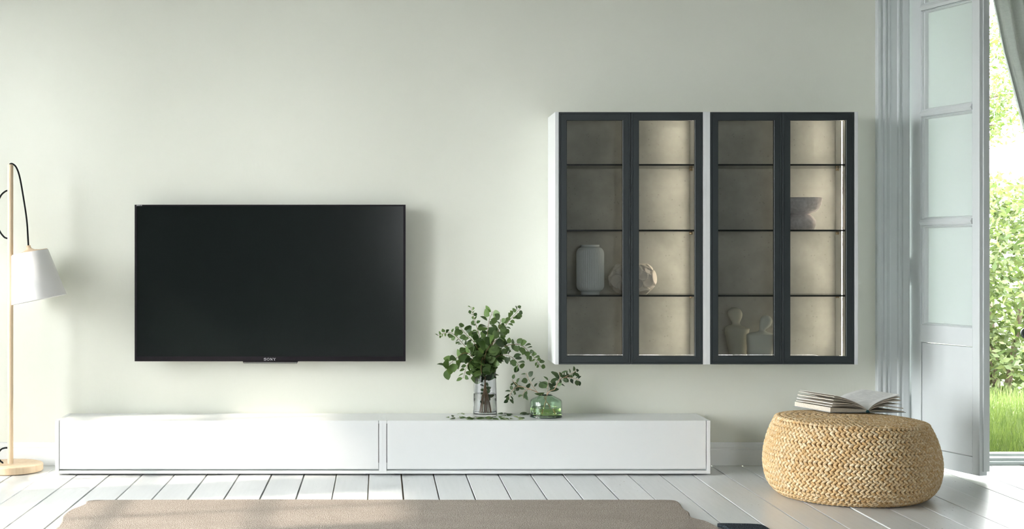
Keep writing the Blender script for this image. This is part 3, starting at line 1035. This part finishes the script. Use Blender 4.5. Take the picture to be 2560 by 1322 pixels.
rr_ = bez([(1.47, -3.3, 0), (1.50, -2.8, 0), (1.475, -2.3, 0), (1.490, -2.0, 0), (1.492, -1.83, 0), (1.475, -1.72, 0), (1.440, -1.655, 0), (1.430, -1.60, 0), (1.445, -1.50, 0), (1.440, -1.40, 0), (1.452, -1.27, 0), (1.447, -1.20, 0), (1.40, -1.182, 0)], 5)
rt_ = bez([(1.2, -1.181, 0), (.6, -1.183, 0), (0, -1.178, 0), (-.5, -1.172, 0), (-1.0, -1.180, 0), (-1.25, -1.183, 0)], 4)
rug('rug', [(p.x, p.y) for p in rl + rb_ + rr_ + rt_], .010, M['rug'], 'greige short-pile rug with wavy edges on the floor before the console')
dk = bez([(1.53, -1.86, 0), (1.505, -1.805, 0), (1.53, -1.792, 0), (1.60, -1.797, 0), (1.665, -1.806, 0), (1.700, -1.835, 0), (1.705, -1.95, 0), (1.70, -2.3, 0), (1.69, -2.6, 0), (1.64, -2.65, 0), (1.55, -2.63, 0), (1.53, -2.4, 0), (1.53, -2.1, 0)], 5)
rug('wool_mat', [(p.x, p.y) for p in dk[:-1]], .014, M['darkrug'], 'charcoal fuzzy wool mat at the bottom edge beside the greige rug', 'mat')

# ------------------------------------------------------------------ braided pouffe
POUF = Vector((2.375, -1.0, 0))
def shear(x, z):
    return z * (1 - .085 * x)
def pouf():
    root = thing('pouffe', POUF, 'round braided jute pouffe carrying an open book', 'pouffe')
    side = [(.335, .004), (.366, .020), (.395, .050), (.413, .085), (.423, .130), (.4255, .170), (.422, .215), (.413, .260), (.399, .305), (.382, .345), (.366, .372)]
    top = [(.357, .379), (.32, .384), (.25, .388), (.15, .391), (.05, .392), (0.0, .392)]
    prof = side + top
    core = MB().lathe([(max(0, r - .010), max(.001, z - (.0 if z < .36 else .009))) for r, z in prof], 72)
    core.v = [(v[0], v[1], shear(v[0], v[2])) for v in core.v]
    obj('body', core, M['braid_core'], root, local=True, smooth=60)
    # walk along the profile and lay one braid ring per row
    pts = [Vector((r, 0, z)) for r, z in bez2(prof)]
    L = [0]
    for a, b in zip(pts, pts[1:]): L.append(L[-1] + (b - a).length)
    def at(s):
        for i in range(len(L) - 1):
            if L[i + 1] >= s:
                t = (s - L[i]) / max(1e-9, L[i + 1] - L[i])
                return pts[i].lerp(pts[i + 1], t), (pts[i + 1] - pts[i]).normalized()
        return pts[-1], (pts[-1] - pts[-2]).normalized()
    pitch = .0295
    rows = int(L[-1] / pitch)
    # unit ellipsoid
    ns, nr = 8, 5
    ue = []
    uf = []
    for i in range(1, nr):
        la = -PI / 2 + PI * i / nr
        for j in range(ns):
            ue.append(Vector((math.sin(la), math.cos(la) * math.cos(2 * PI * j / ns), math.cos(la) * math.sin(2 * PI * j / ns))))
    for i in range(nr - 2):
        for j in range(ns):
            uf.append((i * ns + j, i * ns + (j + 1) % ns, (i + 1) * ns + (j + 1) % ns, (i + 1) * ns + j))
    uf.append(tuple(reversed(range(ns)))); uf.append(tuple((nr - 2) * ns + j for j in range(ns)))
    rng = random.Random(11)
    for rw in range(rows):
        s = (rw + .5) * pitch
        c, tg = at(s)
        if c.x < .02: continue
        nrm = Vector((tg.z, 0, -tg.x))
        if nrm.x < 0 and c.z < .3: nrm = -nrm
        n = max(6, int(round(2 * PI * c.x / .0245)))
        mb = MB()
        off = rng.random()
        for i in range(n):
            for hh in (-1, 1):
                th = 2 * PI * (i + off + (.5 if hh > 0 else 0)) / n
                er = Vector((math.cos(th), math.sin(th), 0)); et = Vector((-math.sin(th), math.cos(th), 0))
                def w(v): return er * v.x + Vector((0, 0, v.z))
                T, N = w(tg), w(nrm)
                ctr = er * c.x + Vector((0, 0, c.z)) + T * (hh * pitch * .225)
                ax = (et * .80 + T * (-hh) * .62 + N * .10).normalized()
                bx = (T * .80 + et * hh * .62).normalized()
                bx = (bx - ax * bx.dot(ax)).normalized()
                cx_ = ax.cross(bx)
                sl_, sw, st_ = .0178 * rng.uniform(.93, 1.06), .0084 * rng.uniform(.92, 1.08), .0085
                vs = []
                for u in ue:
                    p = ctr + ax * (u.x * sl_) + bx * (u.y * sw) + cx_ * (u.z * st_)
                    p.z = max(.0006, p.z)
                    vs.append((p.x, p.y, shear(p.x, p.z)))
                mb.add(vs, uf)
        o = obj('braid', mb, M['braid'], root, local=True, smooth=180)
def bez2(prof):
    return [(p.x, p.z) for p in bez([(r, 0, z) for r, z in prof], 6)]
pouf()

# ------------------------------------------------------------------ open book
def book():
    rot = math.radians(19.3)
    gx, gy = 2.508, -.854                       # tail end of the spine
    z0 = .3995
    root = thing('open_book', (gx, gy, z0), 'open hardcover book with fanned pages lying on the pouffe', 'book', rz=rot)
    Wd, H = .228, .297
    # local x across, local y from tail (0) to head (H); slight lean with the pouffe
    root.rotation_euler = (0, math.radians(2.2), rot)
    obj('cover', MB().box(-Wd - .006, -.012, -.005, H + .005, 0, .0028), M['cover'], root, local=True, bevel=.0008)
    obj('cover', MB().box(.012, Wd + .010, -.005, H + .005, 0, .0028), M['cover'], root, local=True, bevel=.0008)
    obj('spine', MB().prism([(-.014, .0), (-.013, .003), (-.004, .0125), (.004, .0125), (.013, .003), (.014, 0)], 'y', -.004, H + .004), M['teal'], root, local=True)
    def section(sg, pts, thick0, thick1, mat, nm='page_section', droop=0.0, skew=0.0):
        """sheet bundle: cross-section polyline from gutter outwards"""
        cur = bez([(x, 0, z) for x, z in pts], 8)
        mb = MB()
        n = len(cur)
        low, up = [], []
        for i, p in enumerate(cur):
            t = i / (n - 1)
            th = thick0 + (thick1 - thick0) * t
            tg = (cur[min(i + 1, n - 1)] - cur[max(i - 1, 0)]).normalized()
            nn_ = Vector((-tg.z, 0, tg.x))
            low.append(p); up.append(p + nn_ * th)
        vs = []
        for y, dz in ((0, 0), (H, 1)):
            for p in low + list(reversed(up)):
                f = max(0, p.x) / Wd
                vs.append((sg * p.x, y, p.z + dz * (droop * f)))
        m = 2 * n
        fs = []
        for i in range(m):
            j = (i + 1) % m
            fs.append((i, j, m + j, m + i))
        for i in range(n - 1):
            fs.append((i, m - 1 - i, m - 2 - i, i + 1))
            fs.append((m + i, m + i + 1, 2 * m - 2 - i, 2 * m - 1 - i))
        mb.add(vs, fs)
        return obj(nm, mb, mat, root, local=True, smooth=30)
    # left side: thick block, then three fanned bundles
    section(-1, [(.006, .004), (.06, .0035), (.14, .003), (Wd, .003)], .010, .0225, M['paper_edge'], 'page_block')
    section(-1, [(.006, .0145), (.06, .031), (.13, .0335), (Wd - .008, .030)], .0012, .0035, M['paper'])
    section(-1, [(.005, .0150), (.06, .035), (.13, .043), (Wd - .012, .043)], .0015, .0045, M['paper'])
    section(-1, [(.005, .0155), (.06, .040), (.13, .054), (Wd - .016, .060)], .0015, .0050, M['paper_edge'])
    section(-1, [(.004, .0160), (.06, .045), (.13, .065), (Wd - .022, .078)], .0008, .0022, M['paper'])
    section(-1, [(.004, .0165), (.06, .046), (.125, .068), (Wd - .030, .086)], .0004, .0012, M['paper'])
    # right side
    section(1, [(.006, .004), (.05, .0065), (.12, .0055), (Wd + .002, .003)], .004, .0035, M['paper_edge'], 'page_block')
    section(1, [(.006, .0085), (.05, .0255), (.12, .030), (Wd - .004, .019)], .002, .0050, M['paper_edge'])
    section(1, [(.005, .0110), (.05, .036), (.12, .054), (Wd - .020, .060)], .002, .0065, M['paper_edge'])
    section(1, [(.005, .0120), (.05, .040), (.12, .064), (Wd - .024, .078)], .0015, .0045, M['paper_edge'])
    pg = section(1, [(.005, .0135), (.04, .041), (.10, .066), (Wd - .030, .091)], .0015, .0040, M['page'], 'printed_page')
    tag(pg, 'top page with printed text')
    # loose curled sheets
    section(1, [(.006, .0095), (.05, .029), (.12, .041), (Wd - .012, .043)], .0003, .0006, M['paper'])
book()

# ------------------------------------------------------------------ vases with eucalyptus
VZ = CTOP - .0006
def vase_grey():
    d = .150; k = k_at(d)
    cx = (1212.5 - PPX) / k
    rb, rt = 30 / k, 26.5 / k
    h = .250
    root = thing('glass_vase', (cx, -d, VZ), 'tall clear grey glass vase full of eucalyptus branches', 'vase')
    n = 64
    out = [(rb - .004, .0004), (rb, .004)] + [(rb + (rt - rb) * max(0, t - .1) ** 1.3, .004 + (h - .006) * t) for t in [i / 14 for i in range(1, 15)]]
    inn = [(r - .0042, z) for r, z in reversed(out[2:])]
    prof = out + [(rt - .001, h), (rt - .0035, h)] + inn + [(rb - .0055, .016), (rb - .012, .0125), (0, .0120)]
    prof = [(0, .0004)] + prof
    obj('vessel', MB().lathe(prof, n, (cx, -d, VZ)), M['greyglass'], root, smooth=50)
    wl_ = .128
    wp = [(0, .0126), (rb - .013, .0130), (rb - .0062, .0165), (rb - .0050, wl_ - .001), (rb - .0058, wl_), (0, wl_)]
    obj('water', MB().lathe(wp, n, (cx, -d, VZ)), M['water'], root, smooth=40)
    return Vector((cx, -d, VZ)), h
V1, V1H = vase_grey()
def vase_green():
    d = .190; k = k_at(d)
    cx = (1365 - PPX) / k
    r = 40 / k
    ro = 15.5 / k
    root = thing('glass_jar_vase', (cx, -d, VZ), 'short round green bubbly glass vase with two thin branches', 'vase')
    out = [(r - .006, .0012), (r - .001, .003), (r, .010), (r, .060), (r - .0005, .085), (r - .003, .094), (r - .010, .1005), (r - .025, .108), (r - .040, .115), (ro + .004, .1195), (ro, .1215)]
    inn = [(ro - .0030, .1215), (ro - .001, .117), (r - .043, .1115), (r - .028, .1045), (r - .013, .097), (r - .0062, .091), (r - .0042, .083), (r - .0038, .060), (r - .004, .016), (r - .010, .0115), (0, .0110)]
    prof = [(0, .0012)] + out + inn
    obj('vessel', MB().lathe(prof, 64, (cx, -d, VZ)), M['greenglass'], root, smooth=50)
    obj('base_ring', MB().lathe([(r - .010, 0), (r + .0004, .0002), (r + .0006, .0050), (r + .0001, .0056), (r - .0012, .0028), (r - .010, .0010)], 64, (cx, -d, VZ), close=False), M['greenbase'], root, smooth=50)
    obj('lip', MB().lathe([(ro + .0005, .1212), (ro + .0012, .1225), (ro, .1238), (ro - .003, .1236), (ro - .0033, .1222)], 64, (cx, -d, VZ), close=False), M['greenbase'], root, smooth=60)
    wp = [(0, .0116), (r - .011, .0122), (r - .0048, .0165), (r - .0045, .053), (r - .0052, .054), (0, .054)]
    obj('water', MB().lathe(wp, 64, (cx, -d, VZ)), M['greenwater'], root, smooth=40)
    return Vector((cx, -d, VZ)), r
V2, V2R = vase_green()

# leaf meshes: unit length along +x, starting at the stalk, cupped
def leaf_mesh(name, wid, cup, mat, seg=7):
    mb = MB()
    mid = []
    for i in range(seg + 1):
        t = i / seg
        wv = wid * (math.sin(PI * min(1, t ** .85)) ** .75) * .5 if 0 < i < seg else .012
        zc = -.10 * (t - .5) ** 2 * 2
        mb.v += [(t, -wv, zc + cup * wv), (t, 0, zc), (t, wv, zc + cup * wv)]
    for i in range(seg):
        a = i * 3
        mb.f += [(a, a + 3, a + 4, a + 1), (a + 1, a + 4, a + 5, a + 2)]
    n = len(mb.v)
    mb.add([(-.22, -.012, .0), (-.22, .012, .0), (.03, .012, -.03), (.03, -.012, -.03)], [(0, 1, 2, 3)])
    me = mesh_of(name, mb, 180)
    me.materials.append(mat)
    return me
LEAF = [leaf_mesh('leaf_round', .98, .25, M['leaf']), leaf_mesh('leaf_oval', .74, .2, M['leaf']), leaf_mesh('leaf_long', .46, .3, M['leaf'])]
LEAFD = [leaf_mesh('leaf_dark_oval', .66, .2, M['leaf_dark']), leaf_mesh('leaf_dark_round', .85, .15, M['leaf_dark']), leaf_mesh('leaf_dark_long', .42, .3, M['leaf_dark'])]
LEAFP = [leaf_mesh('leaf_fallen_oval', .55, .12, M['leaf']), leaf_mesh('leaf_fallen_pale', .50, .15, M['leaf_dry']), leaf_mesh('leaf_fallen_dark', .60, .12, M['leaf_dark'])]

def put_leaf(parent, base, pos, direction, normal, size, me, name='leaf'):
    x = Vector(direction).normalized()
    z = Vector(normal)
    z = (z - x * z.dot(x))
    if z.length < 1e-4: z = x.orthogonal()
    z.normalize()
    y = z.cross(x)
    o = bpy.data.objects.new(name, me)
    COL.objects.link(o)
    if parent is not None: o.parent = parent
    m = Matrix(((x.x, y.x, z.x), (x.y, y.y, z.y), (x.z, y.z, z.z))).to_4x4()
    p = Vector(pos) - base
    full = Matrix.Translation(p) @ m @ Matrix.Diagonal((size, size, size, 1))
    if parent is None:
        # a loose leaf: let its lowest point touch the surface it lies on
        zmin = min((full @ v.co).z for v in me.vertices)
        full = Matrix.Translation((0, 0, pos[2] - zmin)) @ full
    o.matrix_local = full
    return o

def branch(label, pts, base, nleaf, s0, s1, set_, stem_r=(.0026, .0009), start=.25, seed=1, group=None, twigs=(), stem='stem', name='eucalyptus_branch', face=.55, min_d=.028):
    rng = random.Random(seed)
    root = thing(name, base, label, 'branch', group)
    def go(path, n, start, s0, s1, r0, r1):
        cur = bez(path, 8)
        m = len(cur)
        obj('stem', MB().tube(cur, [r0 + (r1 - r0) * i / (m - 1) for i in range(m)], 7), M[stem], root, smooth=80)
        L = [0]
        for a, b in zip(cur, cur[1:]): L.append(L[-1] + (b - a).length)
        for i in range(n):
            u = start + (1 - start) * (i + .4 + rng.uniform(-.25, .25)) / n
            s = u * L[-1]
            ii = max(j for j in range(m) if L[j] <= s)
            ii = min(ii, m - 2)
            p = cur[ii].lerp(cur[ii + 1], (s - L[ii]) / max(1e-9, L[ii + 1] - L[ii]))
            tg = (cur[ii + 1] - cur[ii]).normalized()
            tt = (u - start) / (1 - start)
            size = (s0 + (s1 - s0) * tt) * rng.uniform(.8, 1.15)
            sd = 1 if i % 2 else -1
            b = tg.cross(Vector((0, -1, 0)))
            b = b.normalized() if b.length > .1 else Vector((1, 0, 0))
            ph = rng.uniform(-1.0, 1.0)
            sidev = (b * math.cos(ph) + Vector((0, -1, 0)) * math.sin(ph)) * sd
            dr = (sidev + tg * rng.uniform(.1, .8) + Vector((0, 0, rng.uniform(-.35, .15)))).normalized()
            end = p + dr * size * 1.2
            if end.y > -min_d:
                dr.y = -abs(dr.y) - .1; dr.normalize()
                if (p + dr * size * 1.2).y > -.012: continue
            nm = Vector((rng.uniform(-1.1, .8), -face * .6 - rng.uniform(-.25, .8), rng.uniform(-.35, 1.2)))
            put_leaf(root, base, p + dr * size * .22, dr, nm, size, rng.choice(set_))
    go(pts, nleaf, start, s0, s1, *stem_r)
    for (pp, nn_, a, b) in twigs:
        go(pp, nn_, .1, a, b, stem_r[1] * 1.4, stem_r[1])
    return root

def q(px, py, d): return P(px, py, d)
B1 = V1 + Vector((0, 0, .020))
G1 = 'eucalyptus branches in the grey vase'
RL = [LEAF[0], LEAF[0], LEAF[1]]
SL = [LEAF[0], LEAF[1]]
def stem_in(dx, dy):                              # foot inside the vase and the way up through its mouth
    return [V1 + Vector((dx * .8, dy, .020)), V1 + Vector((dx * .25, dy * .5, .14))]
spec = [
    ('eucalyptus branch stretching far left to a thin tip', .030, -.01, [(1190, 905, .16), (1165, 868, .18), (1128, 832, .19), (1093, 839, .20)], 30, .044, .014, RL, .34),
    ('eucalyptus branch rising to the tallest sprig tip above the vase', .01, .02, [(1208, 895, .15), (1200, 845, .14), (1188, 805, .14), (1177, 766, .15)], 28, .044, .015, RL, .34),
    ('eucalyptus branch with big leaves in the middle top of the bunch', -.005, -.02, [(1214, 890, .17), (1218, 845, .18), (1222, 805, .19), (1232, 778, .19)], 22, .044, .034, RL, .34),
    ('eucalyptus branch reaching up right to a clustered tip', -.025, .01, [(1222, 895, .14), (1240, 850, .13), (1270, 805, .13), (1302, 770, .14)], 32, .042, .020, RL, .34),
    ('eucalyptus branch arching right and drooping below the cabinet corner', -.035, -.02, [(1228, 900, .18), (1255, 868, .20), (1300, 862, .20), (1335, 893, .20), (1352, 916, .20)], 32, .044, .020, RL, .34),
    ('eucalyptus branch drooping low to the left with round leaves', .035, -.02, [(1196, 908, .18), (1165, 882, .20), (1135, 900, .21), (1112, 922, .21)], 20, .042, .040, RL, .36),
    ('eucalyptus branch standing upright left of the middle of the bunch', .02, -.03, [(1203, 900, .20), (1188, 860, .22), (1165, 835, .22), (1148, 815, .22)], 26, .046, .028, RL, .34),
    ('eucalyptus branch standing upright right of the middle of the bunch', -.02, -.03, [(1220, 900, .20), (1232, 860, .22), (1246, 825, .22), (1252, 798, .22)], 26, .046, .028, RL, .34),
    ('eucalyptus branch hanging over the left rim of the grey vase', .03, -.03, [(1198, 915, .20), (1182, 898, .22), (1166, 918, .22), (1158, 946, .22)], 18, .036, .024, RL, .40),
    ('eucalyptus branch hanging over the front rim of the grey vase', .0, -.035, [(1209, 912, .20), (1207, 893, .235), (1203, 912, .245), (1204, 935, .245)], 18, .046, .040, RL, .40),
    ('eucalyptus branch sagging right of the grey vase with blackish leaves', -.03, -.03, [(1224, 912, .20), (1248, 888, .22), (1280, 893, .22), (1300, 918, .22)], 24, .042, .030, [LEAF[0], LEAFD[1], LEAFD[0]], .38),
    ('eucalyptus branch filling the dense front of the bunch', .01, -.025, [(1211, 905, .22), (1215, 880, .25), (1228, 860, .26), (1240, 850, .26)], 20, .048, .040, RL, .36),
]
for i, (lab, dx, dy, path, nl, s0, s1, st_, start) in enumerate(spec):
    pts = stem_in(dx, dy) + [V1 + Vector((-dx * .25, dy * .3, V1H + .0))] + [q(*p) for p in path]
    branch(lab, pts, B1, int(nl * 1.35), s0 * 1.25, s1 * 1.35, st_, start=start, seed=20 + i, group=G1)
# leaves seen inside the grey vase belong to a short stripped sprig
pts = [V1 + Vector((.004, -.01, .022)), V1 + Vector((.002, -.005, .10)), V1 + Vector((0, 0, .17)), V1 + Vector((-.004, 0, .235))]
branch('short sprig with dark leaves standing inside the grey vase', pts, B1, 14, .030, .034, [LEAFD[1], LEAFD[0]], stem_r=(.004, .002), start=.2, seed=77, group=G1, face=.9)

B2 = V2 + Vector((0, 0, .016))
G2 = 'thin branches in the green vase'
def g(px, py, d=.19): return P(px, py, d)
foot1 = V2 + Vector((.040, -.005, .017)); foot2 = V2 + Vector((-.018, .0, .017))
branch('bare pale branch leaning left out of the green vase with hanging leaves',
       [foot1, g(1371, 1010), g(1356, 989), g(1340, 979), g(1318, 970), g(1298, 966), g(1284, 972), g(1276, 985, .18), g(1272, 1000, .18)], B2, 14, .032, .036, LEAFD, stem_r=(.0032, .0010), start=.68, seed=5, group=G2, stem='stem_pale', name='leafy_branch',
       twigs=[([g(1345, 982), g(1332, 965), g(1322, 948), g(1315, 932)], 7, .030, .036), ([g(1325, 973), g(1316, 974), g(1309, 982), g(1307, 992)], 5, .040, .048), ([g(1298, 966), g(1288, 958), g(1280, 948)], 4, .034, .028)])
branch('bare pale branch leaning right out of the green vase with dark leaves',
       [foot2, g(1362, 1010), g(1367, 989), g(1374, 978), g(1386, 973), g(1391, 962), g(1398, 950), g(1412, 943), g(1430, 944), g(1448, 950)], B2, 22, .038, .032, LEAFD + [LEAFD[0]], stem_r=(.0032, .0010), start=.52, seed=9, group=G2, stem='stem_pale', name='leafy_branch',
       twigs=[([g(1367, 989), g(1368, 976), g(1370, 962), g(1373, 948)], 7, .058, .052), ([g(1412, 943), g(1424, 936), g(1436, 930), g(1440, 922)], 6, .032, .028), ([g(1398, 950), g(1400, 940), g(1398, 930)], 4, .048, .044)])

# loose leaves on the console
rng = random.Random(4)
spots = []
for i in range(24): spots.append((rng.gauss(1215, 45), rng.uniform(.225, .33), 0))
for i in range(16): spots.append((rng.uniform(1165, 1310), rng.uniform(.235, .34), 1))
for i in range(5): spots.append((rng.uniform(1115, 1170), rng.uniform(.19, .28), 0))
for i in range(4): spots.append((rng.uniform(1140, 1180), rng.uniform(.06, .24), 1))
for i in range(10): spots.append((rng.uniform(1252, 1322), rng.uniform(.06, .16), 2))
for px, d, kd in spots:
    px = min(max(px, 1112), 1318)
    if abs(px - 1212) < 36 and .07 < d < .225: continue
    p = Vector(((px - PPX) / k_at(d), -d, VZ + .0004))
    if (p.xy - V2.xy).length < V2R + .03: continue
    a = rng.uniform(0, 2 * PI)
    dr = Vector((math.cos(a), math.sin(a), max(0, rng.uniform(-.1, .45)) * .5))
    nm = Vector((rng.uniform(-.4, .4), rng.uniform(-.5, .2), 1))
    o = put_leaf(None, Vector((0, 0, 0)), p, dr, nm, rng.uniform(.030, .046), LEAFP[kd], 'fallen_leaf')
    look = ['green', 'pale green', 'blackish'][kd]
    if kd == 2: where = 'between the two glass vases'
    elif px < 1180: where = 'left of the grey vase'
    elif px > 1245: where = 'right of the grey vase'
    else: where = 'in front of the grey vase'
    tag(o, 'loose %s leaf lying on the console %s' % (look, where), 'leaf', 'loose leaves on the console')

# ------------------------------------------------------------------ garden
GZ = -.10
struct('added_shade_roof', MB().box(2.3, 5.65, 0.2, 3.4, 3.46, 3.62), M['trim'])  # unseen roof, added to cut the skylight entering through the door
struct('added_shade_wall', MB().box(2.3, 2.5, .2, 3.4, GZ, 3.46).box(5.45, 5.65, .2, 3.4, GZ, 3.46), M['trim'])  # unseen side walls, added to block more sky from the doorway
struct('added_bounce_terrace', MB().box(-60, XL - .25, -60, .2, GZ - .2, GZ), M['added_paving'])  # unseen paving, added so ground bounce through the left windows stays neutral
gr = MB().box(-60, 60, .2, 90, GZ - .2, GZ)
gr = obj('garden_ground', gr, M['lawn'])
tag(gr, kind='structure')
rng = random.Random(8)
mb = MB()
for i in range(26000):
    y = .35 + 4.6 * rng.random() ** 1.2; x = 2.6 + rng.random() * (2.2 + y * .75)
    if y < 3.5 and not 2.58 < x < 5.38: continue
    h = rng.uniform(.05, .16) * (1 if y > .8 else .8); a = rng.uniform(0, 2 * PI); w = rng.uniform(.003, .006)
    lx, ly = rng.uniform(-.05, .05), rng.uniform(-.05, .05)
    dx, dy = math.cos(a) * w, math.sin(a) * w
    mb.add([(x - dx, y - dy, GZ), (x + dx, y + dy, GZ), (x + lx, y + ly, GZ + h)], [(0, 1, 2)])
def raw(name, mb, m, parent=None):
    me = bpy.data.meshes.new(name); me.from_pydata(mb.v, [], mb.f); me.materials.append(m); me.update()
    o = bpy.data.objects.new(name, me); COL.objects.link(o)
    if parent is not None: o.parent = parent
    return o
tag(raw('grass', mb, M['grass']), 'bright green grass of the lawn outside the door', 'grass', kind='stuff')

def foliage(mb, c, rad, n, size, rng, shell=.45):
    for i in range(n):
        while True:
            v = Vector((rng.uniform(-1, 1), rng.uniform(-1, 1), rng.uniform(-1, 1)))
            if shell < v.length < 1: break
        bump_ = 1 + .22 * noise.noise(v * 2.6 + Vector(c))
        p = Vector((c[0] + v.x * rad[0] * bump_, c[1] + v.y * rad[1] * bump_, c[2] + v.z * rad[2] * bump_))
        x = Vector((rng.gauss(0, 1), rng.gauss(0, 1), rng.gauss(0, .7))).normalized()
        y = x.cross(Vector((rng.gauss(0, 1), rng.gauss(0, 1), rng.gauss(0, 1)))).normalized()
        s = size * rng.uniform(.6, 1.3)
        mb.add([p - x * s, p + y * s * .42, p + x * s, p - y * s * .42], [(0, 1, 2, 3)])

def shrub(cx, cyy, h, rx, ry, n, label, seed):
    rng = random.Random(seed)
    root = thing('hedge_shrub', (cx, cyy, GZ), label, 'shrub', 'hedge shrubs behind the lawn')
    mb = MB()
    foliage(mb, (0, 0, h * .5), (rx, ry, h * .52), n, .045, rng, .5)
    mb.v = [(v[0], v[1], max(v[2], .02)) for v in mb.v]
    raw('foliage', mb, M['hedge'], root)
    tb = MB()
    for i in range(4):
        a = rng.uniform(0, 6.28)
        tb.tube([(math.cos(a) * .06, math.sin(a) * .06, 0), (math.cos(a) * .2, math.sin(a) * .2, h * .4), (math.cos(a) * rx * .5, math.sin(a) * ry * .5, h * .75)], [.035, .025, .01], 7)
    raw('stem', tb, M['bark'], root)
shrub(3.05, 5.3, 2.0, .62, .6, 6500, 'light green hedge shrub seen through the gap beside the door hinges', 1)
shrub(4.45, 5.2, 1.75, .68, .65, 7500, 'light green hedge shrub partly hidden by the open door leaf', 2)
shrub(5.85, 5.1, 2.05, .66, .7, 9000, 'tall light green hedge shrub at the right edge beyond the lawn', 3)
shrub(7.35, 5.3, 2.3, .72, .7, 6000, 'light green hedge shrub behind the curtain beyond the lawn', 4)

def tree():
    rng = random.Random(21)
    cx, cyy = 4.72, 4.3
    root = thing('garden_tree', (cx, cyy, GZ), 'bright leafy tree overhanging the lawn at the top of the doorway', 'tree')
    tb = MB()
    tb.tube(bez([(0, 0, 0), (.05, .02, 1.0), (-.03, .04, 2.2), (.05, 0, 3.4), (.1, 0, 4.6)], 5), [.11 - .004 * i for i in range(21)], 10)
    raw('trunk', tb, M['bark'], root)
    fb = MB()
    for i, (ex, ey, ez, z0) in enumerate([(1.0, .1, 2.75, 2.3), (.95, -.3, 3.3, 2.6), (.85, .4, 3.9, 3.0), (-.9, .2, 3.2, 2.4), (-.7, -.4, 4.2, 3.1), (.2, .8, 4.4, 3.3), (.55, .0, 4.6, 3.6), (.95, .15, 4.2, 3.2), (.72, .0, 2.45, 2.2)]):
        bb = MB()
        bb.tube(bez([(0, 0, z0), (ex * .5, ey * .5, (z0 + ez) / 2 + .12), (ex, ey, ez)], 5), [.03 - .0024 * j for j in range(11)], 6)
        raw('bough', bb, M['bark'], root)
        for t in (.55, .8, 1.0):
            c = (ex * t, ey * t, z0 + (ez - z0) * t + .05)
            foliage(fb, c, (.27, .30, .25), 330, .030, rng, .1)
    raw('foliage', fb, M['treeleaf'], root)
tree()
